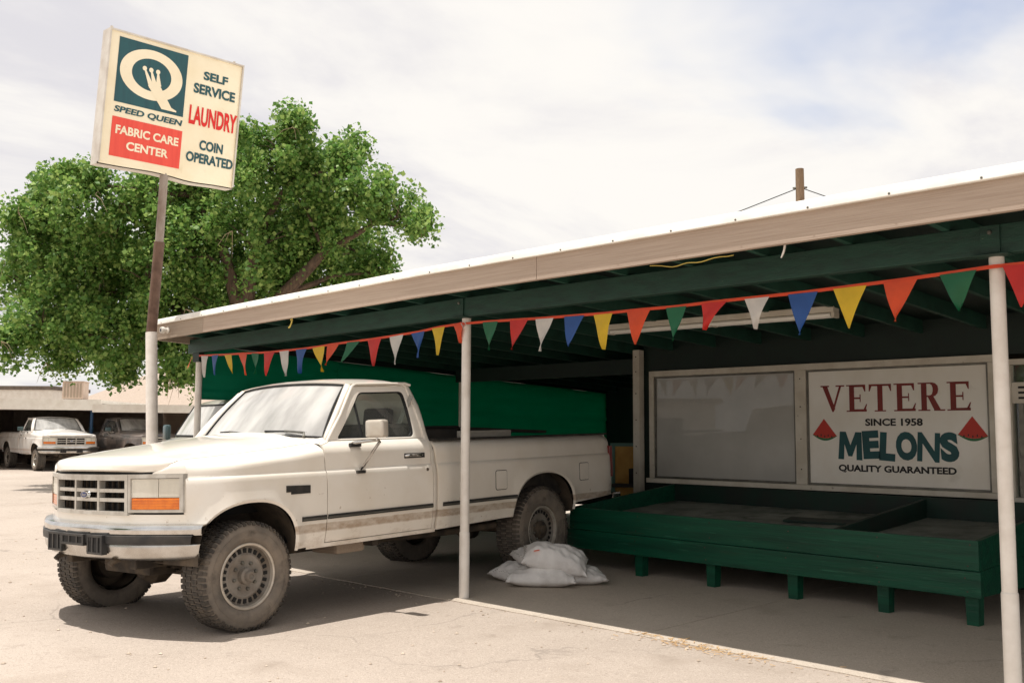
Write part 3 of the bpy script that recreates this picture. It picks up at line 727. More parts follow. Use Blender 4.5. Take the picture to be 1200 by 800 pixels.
# =================================================================== BUNTING
B1 = [('w', -4.49, 2.21, -4.32, 2.2, -4.44, 1.96), ('b', -4.24, 2.2, -4.09, 2.2, -4.21, 1.98), ('y', -3.95, 2.19, -3.79, 2.19, -3.77, 1.98), ('o', -3.64, 2.19, -3.46, 2.18, -3.51, 1.95), ('g', -3.37, 2.18, -3.22, 2.17, -3.25, 1.95), ('r', -3.11, 2.17, -2.9, 2.17, -3.09, 1.93), ('w', -2.81, 2.17, -2.63, 2.17, -2.67, 1.91), ('b', -2.5, 2.17, -2.3, 2.17, -2.46, 1.93), ('y', -2.2, 2.17, -1.99, 2.18, -2.04, 1.93), ('o', -1.94, 2.18, -1.74, 2.19, -1.97, 1.99), ('g', -1.62, 2.19, -1.41, 2.19, -1.67, 2.0), ('r', -1.29, 2.19, -1.08, 2.2, -1.21, 1.95), ('w', -0.96, 2.2, -0.76, 2.21, -0.9, 1.95), ('b', -0.65, 2.21, -0.47, 2.22, -0.53, 1.99), ('y', -0.37, 2.235, -0.2, 2.24, -0.27, 2.0), ('o', -0.09, 2.245, 0.04, 2.245, -0.02, 2.09)]
B2 = [('g', 0.27, 2.24, 0.45, 2.235, 0.34, 2.01), ('r', 0.59, 2.23, 0.79, 2.225, 0.6, 2.0), ('w', 0.87, 2.22, 1.06, 2.215, 0.91, 1.97), ('b', 1.17, 2.215, 1.37, 2.21, 1.19, 1.99), ('y', 1.46, 2.205, 1.64, 2.205, 1.53, 1.95), ('o', 1.77, 2.205, 1.98, 2.205, 1.82, 1.97), ('g', 2.11, 2.2, 2.28, 2.2, 2.18, 1.97), ('r', 2.4, 2.205, 2.6, 2.205, 2.41, 2.03), ('w', 2.73, 2.205, 2.91, 2.205, 2.79, 2.01), ('b', 3.04, 2.205, 3.24, 2.205, 3.11, 1.95), ('y', 3.34, 2.21, 3.55, 2.212, 3.42, 1.97), ('o', 3.65, 2.215, 3.85, 2.22, 3.7, 1.99), ('g', 3.97, 2.225, 4.17, 2.232, 4.06, 2.02)]
B3 = [('r', 4.30, 2.238, 4.50, 2.23, 4.39, 2.01)]
for k in range(11):
    x = 4.62 + .33 * k; s_ = 4.3; d = .05 * math.sin(PI * (x - 4.25) / 4.35)
    B3.append(('wbyogr'[k % 6], x, 2.24 - d, x + .2, 2.24 - d, x + .09, 2.0 - d))
def bunting(flags, ends, label):
    t = thing('bunting', label, 'bunting', (ends[0][0], -.03, 0), group=None)
    ox = ends[0][0]
    path = [ends[0]] + [((a[1] + a[3]) / 2, (a[2] + a[4]) / 2) for a in flags] + [ends[1]]
    P = []
    for i in range(len(path) - 1):
        P.append((path[i][0] - ox, 0, path[i][1] + .004))
    P.append((path[-1][0] - ox, 0, path[-1][1] + .004))
    rows = [[(x, -.003, z + .011), (x, .003, z + .011), (x, .003, z - .009), (x, -.003, z - .009)] for x, y, z in P]
    m_ = MB().quadgrid(rows, close_u=True); m_.build('tape', 'pennant_o', t)
    for (c, x0, z0, x1, z1, xt, zt) in flags:
        rows = []; n = 8; ph = random.uniform(0, 6); am = random.uniform(.008, .028); bow = random.uniform(-.03, .03)
        for j in range(n + 1):
            s_ = j / n; r = []
            for i in range(5):
                u = i / 4; top = (x0 + (x1 - x0) * u, z0 + (z1 - z0) * u)
                w_ = .94 * (1 - s_) + .06 * (1 - s_) ** .5
                xx = top[0] + ((xt) - top[0]) * s_; zz = top[1] + (zt - top[1]) * s_
                yy = -.008 + am * s_ * math.sin(ph + u * 3 + s_ * 3.5) + bow * s_ * s_
                r.append((xx - ox, yy, zz))
            rows.append(r)
        m_ = MB().quadgrid(rows); m_.build('pennant', 'pennant_' + c, t, smooth=True, angle=180)
    # loose tail knotted round the post
    return t
b1 = bunting(B1, ((-4.66, 2.215), (0.0, 2.25)), 'string of coloured triangle pennants above the white pickup cab, left post to middle post')
b1['label'] = 'sagging string of coloured pennants above the cream pickup cab, from tarp post to sack post'
b2 = bunting(B2, ((0.0, 2.245), (4.25, 2.236)), 'pennants')
b2['label'] = 'string of coloured pennants hung in front of the tube light and the shop windows'
b3 = bunting(B3, ((4.25, 2.236), (8.6, 2.24)), 'pennants')
b3['label'] = 'pennant string starting with a red flag, beyond the post that overlaps the melon sign'
m_ = MB(); m_.add([(-.04, -.012, 2.215), (-.10, -.02, 2.10), (-.17, -.01, 2.07), (-.06, .0, 2.20)], [(0, 1, 2, 3)])
m_.build('tail', 'pennant_o', b1)
MB().tube([(.02, -.02, 2.25), (.07, -.03, 2.20), (.10, -.03, 2.23), (.06, -.02, 2.26)], .004, 5).build('knot', 'white_post', b2)

# =================================================================== POLE SIGN
ps = thing('pole_sign', 'leaning cream lightbox sign reading SELF SERVICE LAUNDRY on a bent pole', 'sign', (-4.26, -.69, -.035))
def pz(p): return (p[0] + 4.26, p[1] + .69, p[2] + .035)
MB().tube([pz((-4.25, -.69, -.06)), pz((-4.27, -.69, 1.25)), pz((-4.385, -.69, 2.425))], .062, 20).build('pole_base', 'pole_white', ps, smooth=True)
MB().tube([pz((-4.385, -.69, 2.42)), pz((-4.275, -.69, 3.42))], .056, 20).build('pole_sleeve', 'pole_rust', ps, smooth=True)
MB().tube([pz((-4.275, -.69, 3.42)), pz((-4.195, -.70, 4.20))], .045, 20).build('pole_top', 'pole_grey', ps, smooth=True)
# cabinet: face plane leans to +x.  u along +y, v up the face
LEAN = .07; S0 = Vector((-4.16, -1.459, 4.136)); UPV = Vector((LEAN, 0, 1)).normalized(); NV = Vector((1, 0, -LEAN)).normalized()
SHR = .026
def smap(u, v, l): 
    p = S0 + Vector((0, u + v * SHR, 0)) + UPV * v + NV * l
    return pz(p)
SW, SH, SD = 1.570, 1.458, .17
def rounded(u0, u1, v0, v1, r, n=5):
    out = []
    for cx, cy, a0 in ((u1 - r, v0 + r, -90), (u1 - r, v1 - r, 0), (u0 + r, v1 - r, 90), (u0 + r, v0 + r, 180)):
        for k in range(n + 1):
            a = math.radians(a0 + 90 * k / n); out.append((cx + r * math.cos(a), cy + r * math.sin(a)))
    return out
def dent(u, v): return (u, v - .018 * math.exp(-((u - 1.05) / .22) ** 2) * (1 - min(1, v / .15)) + .014 * math.exp(-((u - .62) / .3) ** 2) * (1 - min(1, v / .15)))
# body shell
out_ = []
for (u, v) in [(0, 0)] + [(SW * k / 24, 0) for k in range(1, 24)] + [(SW, 0), (SW, SH), (0, SH)]:
    out_.append(dent(u, v))
n_ = len(out_)
m_ = MB(); m_.v = [smap(u, v, -SD) for u, v in out_] + [smap(u, v, 0) for u, v in out_]
m_.f = [tuple(range(n_))[::-1]] + [(i, (i + 1) % n_, n_ + (i + 1) % n_, n_ + i) for i in range(n_)]
m_.build('cabinet', 'sign_metal', ps)
# cream plastic face, slightly bulged
rows = []
for j in range(17):
    r = []
    for i in range(25):
        u, v = .012 + (SW - .024) * i / 24, .012 + (SH - .024) * j / 16; u, v = dent(u, v)
        e = min(i, 24 - i, j, 16 - j); r.append(smap(u, v, .002 + (.012 if e > 0 else 0)))
    rows.append(r)
fc = MB().quadgrid(rows).build('sign_face', 'sign_cream', ps, smooth=True, angle=20)
m_ = MB()
for a, b in (((0, SH - .018), (SW, SH)), ((0, .02), (.018, SH - .018)), ((SW - .018, .02), (SW, SH - .018))):
    m_.prism([smap(a[0], a[1], .0), smap(b[0], a[1], .0), smap(b[0], b[1], .0), smap(a[0], b[1], .0)], (0, 0, 0), NV * .022)
m_.build('retainer', 'sign_metal', ps)
m_ = MB()
for u in (.05, SW - .08): m_.tube([smap(u, SH - .005, -.08), smap(u, SH + .045, -.08)], .016, 8)
m_.build('lifting_lugs', 'sign_metal', ps)
def panel(name, u0, u1, v0, v1, mt, l=.0165):
    P = [(u0, v0), (u1, v0), (u1, v1), (u0, v1)]
    return MB().prism([smap(u, v, l - .001) for u, v in P], (0, 0, 0), NV * .0015).build(name, mt, ps)
def umap(x, y, l): return smap(x - y * SHR, y, l + .0175)
panel('teal_square', .108, .885, .690, 1.390, 'sign_teal')
panel('red_block', .110, .895, .108, .532, 'sign_red')
def st(s, box, mt, off=.02, slant=0): return lettering('lettering', s, box, lambda x, y, l: smap(x, y, l + .016), mt, ps, off * 1.7, slant)
st('SPEED QUEEN', (.115, .870, .572, .650), 'sign_teal', .02, .18)
st('FABRIC CARE', (.155, .860, .352, .447), 'sign_cream', .02)
st('CENTER', (.285, .755, .196, .290), 'sign_cream', .02)
st('SELF', (1.085, 1.385, 1.168, 1.266), 'sign_teal', .022)
st('SERVICE', (.980, 1.490, .996, 1.111), 'sign_teal', .022)
st('LAUNDRY', (.955, 1.540, .636, .853), 'sign_laundry', .02)
st('COIN', (1.108, 1.397, .369, .484), 'sign_teal', .022)
st('OPERATED', (.962, 1.537, .216, .330), 'sign_teal', .022)
# round letter with a crown
def ring(c, ro, ri, n=48):
    m_ = MB(); rows = [[smap(c[0] + r[0] * math.cos(2 * PI * k / n), c[1] + r[1] * math.sin(2 * PI * k / n), .0185) for k in range(n)] for r in (ro, ri)]
    return m_.quadgrid(rows, close_u=True)
QC = (.490, 1.062)
lq = ring(QC, (.352, .272), (.222, .176)).build('logo_ring', 'sign_cream', ps)
def stroke(a, b, wa, wb):
    a, b = Vector(a), Vector(b); d = (b - a).normalized(); p = Vector((-d.y, d.x))
    return [tuple(a + p * wa), tuple(a - p * wa), tuple(b - p * wb), tuple(b + p * wb)]
m_ = MB()
for k, (dt, nk) in enumerate((((.405, 1.118), (.500, .93)), ((.478, 1.116), (.535, .95)), ((.555, 1.114), (.575, .96)))):
    m_.prism([smap(u, v, 0) for u, v in stroke(dt, nk, .008, .030)], NV * (.0185 + .0004 * k), NV * .001)
    m_.prism([smap(dt[0] + .024 * math.cos(2 * PI * i / 14), dt[1] + .026 * math.sin(2 * PI * i / 14), 0) for i in range(14)], NV * (.0187 + .0004 * k), NV * .001)
m_.prism([smap(u, v, 0) for u, v in [(.455, .945), (.590, .970), (.74, .76), (.80, .738), (.80, .722), (.63, .722)]], NV * .0204, NV * .001)
m_.build('logo_crown', 'sign_cream', ps, merge=False)

# =================================================================== SACKS
def sack(loc, rot, dims, label, seed, sag=0.0, tagc=False):
    rnd = random.Random(seed)
    t = thing('feed_sack', label, 'sack', loc, rot, 'white sacks heaped on the slab')
    Lx, Ly, H = dims; rows_t, rows_b = [], []
    nu, nv = 36, 24
    ph = [rnd.uniform(0, 6) for _ in range(8)]
    def pt(u, v, sgn):
        e = max(0, 1 - abs(u) ** 3.2) ** .55 * max(0, 1 - abs(v) ** 2.6) ** .6
        x = u * Lx / 2 * (1 - .05 * (1 - v * v)); y = v * Ly / 2 * (1 - .10 * (1 - abs(u) ** 2)) * (1 + .08 * abs(u) ** 6)
        wr = .006 * math.sin(u * 9 + ph[0] + 2 * math.sin(v * 3 + ph[1])) + .005 * math.sin(v * 13 + u * 4 + ph[2]) + .010 * math.sin(u * 3.1 + ph[3]) * math.cos(v * 3 + ph[4]) + .004 * math.sin(u * 21 + v * 9 + ph[6])
        edge = max(0, abs(u) - .8) / .2
        z = (H * .62 * e + wr * min(1, e * 2)) if sgn > 0 else -(H * .38 * e)
        z += -sag * (u * u) * .5 + edge * .008 * math.sin(v * 16 + ph[5])
        y *= 1 - .14 * math.exp(-((abs(u) - .86) / .07) ** 2)
        return (x, y, z + H * .38)
    for j in range(nv + 1):
        v = -1 + 2 * j / nv
        rows_t.append([pt(-1 + 2 * i / nu, v, 1) for i in range(nu + 1)]); rows_b.append([pt(-1 + 2 * i / nu, v, -1) for i in range(nu + 1)])
    m_ = MB().quadgrid(rows_t); m_.quadgrid(rows_b, flip=True)
    m_.build('sack_body', 'sack', t, smooth=True, angle=80)
    # sewn end with a stitched strip
    m_ = MB()
    for k in range(14):
        v = -.9 + 1.8 * k / 13; p = pt(.955, v, 1); m_.box((p[0], p[1], p[2] + .004), (.004, Ly * .022, .004))
        p = pt(-.955, v, 1); m_.box((p[0], p[1], p[2] + .004), (.004, Ly * .022, .004))
    tag(m_.build('stitching', 'belt_strap', t), kind='stuff')
    if tagc:
        p = pt(-.62, -.62, 1); MB().box((p[0], p[1], p[2] + .006), (.05, .04, .004), rotm(-.25, -.35, .2)).build('sack_label', 'sack_tag', t)
    return t
SA = math.radians(45)
sack((.03, .93, .006), (0, 0, SA - .10), (.62, .42, .17), 'flat white sack lying at the bottom of the heap under the tagged sack', 3)
sack((.17, 1.21, .012), (0, 0, SA + .06), (.54, .40, .15), 'white sack whose end flap sticks out towards the green bin', 5)
sack((-.33, .98, .008), (.05, -.02, SA + .75), (.42, .36, .17), 'plump white sack lying beside the post end of the heap', 8)
sack((-.22, 1.12, .13), (.10, .12, SA + .35), (.44, .36, .17), 'white sack leaning on the heap in front of the rear wheel', 12)
sack((.05, 1.05, .145), (.24, .20, SA - .03), (.60, .42, .22), 'topmost white sack of the heap with a small orange tag', 21, .03, True)

# =================================================================== PICKUP TRUCKS
AF = dict(c=0.0, a=.405, zc=.555, b=.385, n=2.4)
AR = dict(c=3.36, a=.490, zc=.585, b=.395, n=2.3)
def arch_z(A, y):
    t = min(1, abs(y - A['c']) / A['a']); return A['zc'] + A['b'] * max(0, 1 - t ** A['n']) ** (1 / A['n'])
def adist(A, y, z):
    """how far outside the arch opening (approximate)"""
    dy_, dz_ = abs(y - A['c']) / A['a'], max(0, z - A['zc']) / A['b']
    r = (dy_ ** A['n'] + dz_ ** A['n']) ** (1 / A['n']); return (r - 1) * .4
WZ = [.50, .57, .63, .70, .80, .95, 1.06, 1.095, 1.112, 1.16, 1.30, 1.40]
WX = [.930, .952, .966, .980, .990, .993, .990, .985, .969, .966, .955, .945]
def halfw(y, z, zt, roll=.065):
    X = lerp(z, WZ, WX)
    t = (z - (zt - .085)) / .085
    if t > 0: X -= roll * t ** 2.2
    if y < -.08: X -= .116 * ((-.08 - y) / .36) ** 1.8
    if y > 4.42: X -= .035 * ((y - 4.42) / .14) ** 2
    for A in (AF, AR):
        d = adist(A, y, z)
        if -.02 < d < .075 and z > A['zc'] - .08: X += .022 * math.cos(max(0, d) / .075 * PI / 2) ** 1.5
    return X
def side_cols(y0, y1, A=None, n=10):
    if A is None or A['c'] + A['a'] < y0 or A['c'] - A['a'] > y1: return [(y, None) for y in frange(y0, y1, n)]
    out = [(y, None) for y in frange(y0, A['c'] - A['a'], n)]
    for k in range(0, 29):
        y = A['c'] - A['a'] * math.cos(PI * k / 28)
        out.append((y, A))
    return out + [(y, None) for y in frange(A['c'] + A['a'], y1, n)]
ROWS = [.50, .57, .62, .67, .735, .80, .88, .95, 1.02, 1.065, 1.09, 1.10, 1.112, 1.125]
TOPF = [.0, .2, .4, .55, .68, .78, .86, .93, 1.0]
def side_panel(name, cols, zlow, ztop, mt, parent, sgn, roll=lambda y: .065):
    rows = []
    for (y, A) in cols:
        zt = ztop(y); zl = zlow(y)
        if A: zl = max(arch_z(A, y), zl)
        zz = [min(max(z, zl), 1.125) for z in ROWS] + [max(1.125 + (zt - 1.125) * t, zl) for t in TOPF[1:]]
        rows.append([(sgn * halfw(y, z, zt, roll(y)), y, z) for z in zz])
    m_ = MB().quadgrid(rows, flip=sgn < 0)
    # return flanges along the outline
    n = len(rows[0])
    ring_ = [r[0] for r in rows] + rows[-1][1:] + [r[-1] for r in rows[::-1]][1:] + rows[0][::-1][1:-1]
    tops = set(r[-1] for r in rows)
    inn = [((p[0] - sgn * .003, p[1], p[2] - .03) if p in tops else (p[0] - sgn * .028, p[1], p[2])) for p in ring_]
    m_.quadgrid([ring_, inn], close_u=True)
    return m_.build(name, mt, parent, smooth=True, angle=38)
def zt_f(y): return lerp(y, [-.50, -.496, -.489, -.472, -.451, -.40, -.315, -.11, .175, .40, .67], [1.152, 1.176, 1.195, 1.211, 1.221, 1.229, 1.234, 1.246, 1.268, 1.285, 1.316])
EDGE = lambda y: lerp(y, [-.50, -.496, -.489, -.472, -.451, -.40, -.315, 0, .7], [.700, .722, .740, .762, .778, .792, .798, .803, .815])   # hood edge half width

def tyre_wheel(name, parent, loc, R, muddy, sgn, hubcap):
    w = bpy.data.objects.new(name, None); col.objects.link(w); w.parent = parent; w.location = loc
    s_ = sgn
    rr = .222
    prof = [(rr, -.10), (rr + .012, -.128), (R * .72, -.140), (R * .86, -.137), (R * .945, -.122), (R * .965, -.112), (R * .968, -.05), (R * .968, .05), (R * .965, .112), (R * .945, .122), (R * .86, .137), (R * .72, .140), (rr + .012, .128), (rr, .10)]
    ty = MB().lathe(prof, 64, (0, 0, 0), 'x').build('tyre', 'rubber', w, smooth=True, angle=50)
    m_ = MB(); N = 58
    for k in range(N):
        for (x0, x1, off, dr) in ((-.118, -.070, 0, 0), (-.062, -.008, .5, 0), (.002, .060, 0, 0), (.068, .118, .5, 0)):
            a = 2 * PI * (k + off) / N; da = 2 * PI / N * .33
            pts = []
            for rad in (R * .962, R * .99):
                for aa in (a - da, a + da):
                    sk = .12 * da * (1 if x0 < 0 else -1)
                    for x in (x0, x1):
                        pts.append((x, rad * math.cos(aa), rad * math.sin(aa)))
            b = len(m_.v); m_.v += pts
            m_.f += [tuple(b + i for i in q) for q in ((4, 5, 7, 6), (0, 1, 5, 4), (2, 6, 7, 3), (0, 4, 6, 2), (1, 3, 7, 5))]
        for sd_ in (-1, 1):        # shoulder lugs run down the sidewall
            a = 2 * PI * (k + (.5 if sd_ > 0 else 0)) / N; da = 2 * PI / N * .30
            pr = [(R * .988, .116), (R * .956, .130), (R * (.92 if k % 2 else .935), .1385)]
            b = len(m_.v)
            for rad, x in pr:
                for aa in (a - da, a + da): m_.v.append((sd_ * x, rad * math.cos(aa), rad * math.sin(aa)))
            for rad, x in pr:
                for aa in (a - da, a + da): m_.v.append((sd_ * (x - .014), rad * .985 * math.cos(aa), rad * .985 * math.sin(aa)))
            m_.f += [tuple(b + i for i in q) for q in ((0, 1, 3, 2), (2, 3, 5, 4), (0, 2, 8, 6), (2, 4, 10, 8), (1, 7, 9, 3), (3, 9, 11, 5), (4, 5, 11, 10), (0, 6, 7, 1))]
    tr_ = m_.build('tread', 'rubber_tread', ty)
    if not muddy: pass
    # raised ring lettering band
    MB().lathe([(R * .80, s_ * .1385), (R * .80, s_ * .1415), (R * .815, s_ * .1415), (R * .815, s_ * .1378)], 64, (0, 0, 0), 'x').build('sidewall_rib', 'rubber', ty, smooth=True)
    o = s_
    rim = MB().lathe([(.226, o * .100), (.226, o * .118), (.219, o * .122), (.208, o * .118), (.202, o * .095)], 56, (0, 0, 0), 'x').build('rim', 'rim_lip', w, smooth=True, angle=40)
    MB().lathe([(.202, o * .096), (.196, o * .075), (.192, o * .070), (.150, o * .078), (.143, o * .084), (.105, o * .078), (.080, o * .074), (.060, o * .076), (.0, o * .076)], 56, (0, 0, 0), 'x').build('disc', 'rim_dusty', rim, smooth=True, angle=40)
    m_ = MB(); ns = 24
    for k in range(ns):
        a = 2 * PI * k / ns
        R3 = Matrix.Rotation(a, 3, 'X')
        m_.box(R3 @ Vector((o * .0765, .171, 0)), (.012, .030, .024), R3)
    tag(m_.build('slots', 'black', rim), kind='stuff')
    hb = MB()
    if hubcap: hb.lathe([(.058, o * .074), (.056, o * .115), (.046, o * .125), (.040, o * .127), (.036, o * .152), (.030, o * .158), (.018, o * .158), (.016, o * .150), (0, o * .149)], 24, (0, 0, 0), 'x')
    else: hb.lathe([(.088, o * .074), (.082, o * .104), (.070, o * .112), (.050, o * .114), (.046, o * .135), (.030, o * .142), (0, o * .143)], 24, (0, 0, 0), 'x')
    hb.build('hub', 'rim_dusty' if hubcap else 'chassis', rim, smooth=True, angle=40)
    m_ = MB()
    for k in range(8):
        a = 2 * PI * (k + .3) / 8; c = (0, .092 * math.cos(a), .092 * math.sin(a))
        m_.lathe([(.013, o * .072), (.013, o * .090), (.009, o * .095), (0, o * .096)], 6, c, 'x')
    tag(m_.build('lug_nuts', 'alu', rim), kind='stuff')
    # back of the wheel and brake
    MB().lathe([(.205, -o * .10), (.200, o * .05), (.14, o * .05), (.13, -o * .06), (0, -o * .06)], 32, (0, 0, 0), 'x').build('wheel_back', 'chassis', rim, smooth=True)
    return w

def make_truck(name, label, loc, rot, paint, wheel_z=(.374, .392), group=None, mirror_y=1.0, seed=1, trim=True, scale=1.0, wheel_x=.825):
    rnd = random.Random(seed)
    T = thing(name, label, 'pickup truck', loc, rot, group)
    T.scale = (scale,) * 3
    P = paint
    # ---- fenders, doors, bed sides
    for s_ in (1, -1):
        zl = lambda y: (.80 if y < -.30 else .565)
        fe = side_panel('fender', side_cols(-.440, .664, AF), zl, zt_f, P, T, s_, lambda y: halfw(y, zt_f(y), 9) - EDGE(y) - .006)
        dl = lambda y: .585
        door = side_panel('door', side_cols(.672, 1.806, None, 16), dl, lambda y: 1.322, P, T, s_)
        bz = lambda y: lerp(y, [1.87, 2.87, 3.85, 4.56], [.565, .590, .645, .685])
        bed = side_panel('bed_side', side_cols(1.878, 4.560, AR, 12), bz, lambda y: 1.300, P, T, s_)
        # rubber-and-chrome strip
        if trim:
            for par, y0, y1 in ((fe, .430, .660), (door, .676, 1.800), (bed, 1.925, 2.90)):
                xx = lambda y, z: halfw(y, z, 1.32)
                m_ = MB(); ysn = frange(y0, y1, 10)
                for (z0, z1, e) in ((.752, .790, .011),):
                    m_.quadgrid([[(s_ * (xx(y, .77) - .01), y, z0), (s_ * (xx(y, .77) + e), y, z0 + .004), (s_ * (xx(y, .77) + e), y, z1 - .004), (s_ * (xx(y, .77) - .01), y, z1)] for y in ysn])
                    m_.f.append((0, 1, 2, 3)); b = len(m_.v); m_.f.append((b - 1, b - 2, b - 3, b - 4))
                tr_ = m_.build('rub_strip', 'black_plastic', par)
                m_ = MB(); m_.quadgrid([[(s_ * (xx(y, .77) + .012), y, .7625), (s_ * (xx(y, .77) + .0135), y, .7635), (s_ * (xx(y, .77) + .0135), y, .772), (s_ * (xx(y, .77) + .012), y, .773)] for y in ysn])
                m_.build('strip_insert', 'alu', tr_)
        # door upper frame: matched outer and inner loops
        def ux(z): 
            t = max(0, (z - 1.315) / .46); return .880 - .075 * t - .100 * t ** 1.7
        def loop(pts, n=9):
            out = []
            for i in range(4):
                a, b = pts[i], pts[(i + 1) % 4]
                out += [(a[0] + (b[0] - a[0]) * k / n, a[1] + (b[1] - a[1]) * k / n) for k in range(n)]
            return out
        def rnd_corners(pts, r):
            out = []
            for i in range(4):
                p0, p, p1 = Vector(pts[i - 1]), Vector(pts[i]), Vector(pts[(i + 1) % 4])
                a = p + (p0 - p).normalized() * r[i]; c = p + (p1 - p).normalized() * r[i]
                for k in range(6):
                    t = k / 5; out.append(tuple(a * (1 - t) ** 2 + p * 2 * t * (1 - t) + c * t * t))
                # straight run to next corner start
                nx = Vector(pts[(i + 1) % 4]); r2 = r[(i + 1) % 4]; e = nx + (p - nx).normalized() * r2
                for k in range(1, 6): out.append(tuple(c + (e - c) * k / 6))
            return out
        outer = rnd_corners([(.772, 1.3235), (1.168, 1.748), (1.768, 1.768), (1.812, 1.3235)], [.004, .05, .06, .004])
        inner = rnd_corners([(.868, 1.338), (1.218, 1.702), (1.722, 1.718), (1.712, 1.338)], [.03, .04, .05, .05])
        mid = [((a[0] + b[0]) / 2, (a[1] + b[1]) / 2) for a, b in zip(outer, inner)]
        rows = [[(s_ * (ux(z) - .028), y, z) for y, z in outer], [(s_ * ux(z), y, z) for y, z in outer], [(s_ * (ux(z) + .004), y, z) for y, z in mid], [(s_ * (ux(z) - .002), y, z) for y, z in inner], [(s_ * (ux(z) - .030), y, z) for y, z in inner]]
        MB().quadgrid(rows, close_u=True, flip=s_ > 0).build('window_surround', P, door, smooth=True, angle=40)
        seal = [((b[0] - .018 * (b[0] - 1.3) / .5), b[1] + (-.012 if b[1] > 1.6 else .012 if b[1] < 1.4 else 0)) for b in inner]
        rows = [[(s_ * (ux(z) - .006), y, z) for y, z in inner], [(s_ * (ux(z) - .010), y, z) for y, z in seal], [(s_ * (ux(z) - .03), y, z) for y, z in seal]]
        MB().quadgrid(rows, close_u=True, flip=s_ > 0).build('window_seal', 'black', door, smooth=True)
        m_ = MB(); m_.v = [(s_ * (ux(z) - .022), y, z) for y, z in inner]; m_.f = [tuple(range(len(inner)))]
        cen = (s_ * (ux(1.53) - .020), 1.34, 1.53); k_ = len(m_.v); m_.v.append(cen); m_.f = [(i, (i + 1) % k_, k_) for i in range(k_)]
        m_.build('door_glass', 'side_glass', door, smooth=True)
        # quarter-light divider
        MB().tube([(s_ * (ux(1.335) - .018), 1.150, 1.332), (s_ * (ux(1.62) - .018), 1.145, 1.63)], .010, 6).build('vent_divider', 'black', door)
        # handle and lock
        hx = halfw(1.6, 1.185, 1.322)
        MB().span((s_ * hx, 1.500, 1.166), (s_ * (hx + .006), 1.735, 1.206)).build('handle_recess', 'black_plastic' if trim else P, door, bevel=.004)
        MB().tube([(s_ * (hx + .006), 1.505, 1.186), (s_ * (hx + .026), 1.530, 1.190), (s_ * (hx + .026), 1.66, 1.190), (s_ * (hx + .010), 1.70, 1.188)], [.010, .011, .011, .009], 8).build('handle', 'chrome', door, smooth=True)
        MB().lathe([(0, s_ * (halfw(1.745, 1.068, 1.322) + .006)), (.013, s_ * (halfw(1.745, 1.068, 1.322) + .005)), (.014, s_ * (halfw(1.745, 1.068, 1.322) - .002))], 14, (0, 1.745, 1.068), 'x').build('lock', 'chassis', door, smooth=True)
        # fender badge
        if trim:
            bx = halfw(.39, .99, 1.3)
            m_ = MB(); m_.prism([(s_ * (bx - .002), y, z) for y, z in [(.288, .972), (.330, .972), (.330, .955), (.505, .955), (.505, 1.012), (.288, 1.018)]], (0, 0, 0), (s_ * .008, 0, 0))
            m_.build('badge', 'black_plastic', fe)
        # fuel doors
        if s_ > 0 and trim:
            for yc, zc in ((2.700, .930), (4.010, .945)):
                o_ = [(yc + a, zc + b) for a, b in rounded(-.082, .082, -.088, .088, .022)]; i_ = [(yc + a, zc + b) for a, b in rounded(-.076, .076, -.082, .082, .018)]
                f_ = lambda pp, e: [(s_ * (halfw(y, z, 1.30) + e), y, z) for y, z in pp]
                MB().quadgrid([f_(o_, -.002), f_(o_, .0015), f_(i_, .0015), f_(i_, -.002)], close_u=True).build('fuel_door_gap', 'chassis', bed)
                n = len(i_); m_ = MB(); m_.v = f_(i_, .0045) + [(s_ * (halfw(yc, zc, 1.30) + .006), yc, zc)]; m_.f = [(i, (i + 1) % n, n) for i in range(n)]
                m_.build('fuel_door', P, bed)
        # bed rail cap, tail lamp, wheel lip
        m_ = MB(); m_.quadgrid([[(s_ * .930, y, 1.2985), (s_ * .926, y, 1.318), (s_ * .83, y, 1.318), (s_ * .825, y, 1.2985)] for y in (1.885, 4.545)]); m_.f += [(0, 1, 2, 3), (7, 6, 5, 4)]
        m_.build('rail_cap', 'rubber_dark', bed)
        MB().span((s_ * .885, 4.520, .865), (s_ * .972, 4.574, 1.185)).build('tail_lamp', 'tail_red', bed, bevel=.008)
        for A, par in ((AF, fe), (AR, bed)):
            ya = [A['c'] - A['a'] * math.cos(PI * k / 32) for k in range(33)]
            lo_ = .80 if A is AF else .0
            pts = [(y, max(arch_z(A, y), (.80 if (A is AF and y < -.30) else 0))) for y in ya]
            rows = [[(s_ * (halfw(y, z, 1.3) + .001), y, z) for y, z in pts], [(s_ * (halfw(y, z, 1.3) - .012), A['c'] + (y - A['c']) * .955, A['zc'] + (z - A['zc']) * .955) for y, z in pts]]
            MB().quadgrid(rows).build('arch_lip', P, par, smooth=True)
            # dark inner wheel housing
            rows = []
            for x in (.955, .80, .60, .46):
                k_ = 1.0 if x > .9 else 1.06
                rows.append([(s_ * x, A['c'] + (y - A['c']) * k_, A['zc'] - .02 + (z - A['zc']) * k_ * 1.02) for y, z in [(yy, arch_z(A, yy)) for yy in ya]])
            hs = MB().quadgrid(rows); b = len(hs.v) - len(ya); hs.f.append(tuple(range(b, b + len(ya))))
            hs.build('wheel_housing', 'chassis', par, smooth=True)
        # bed inside wall
        MB().span((s_ * .80, 1.90, .74), (s_ * .826, 4.53, 1.298)).build('bed_liner', 'rubber_dark', bed)
    # ---- hood
    rows = []
    ny = 34; nx = 32
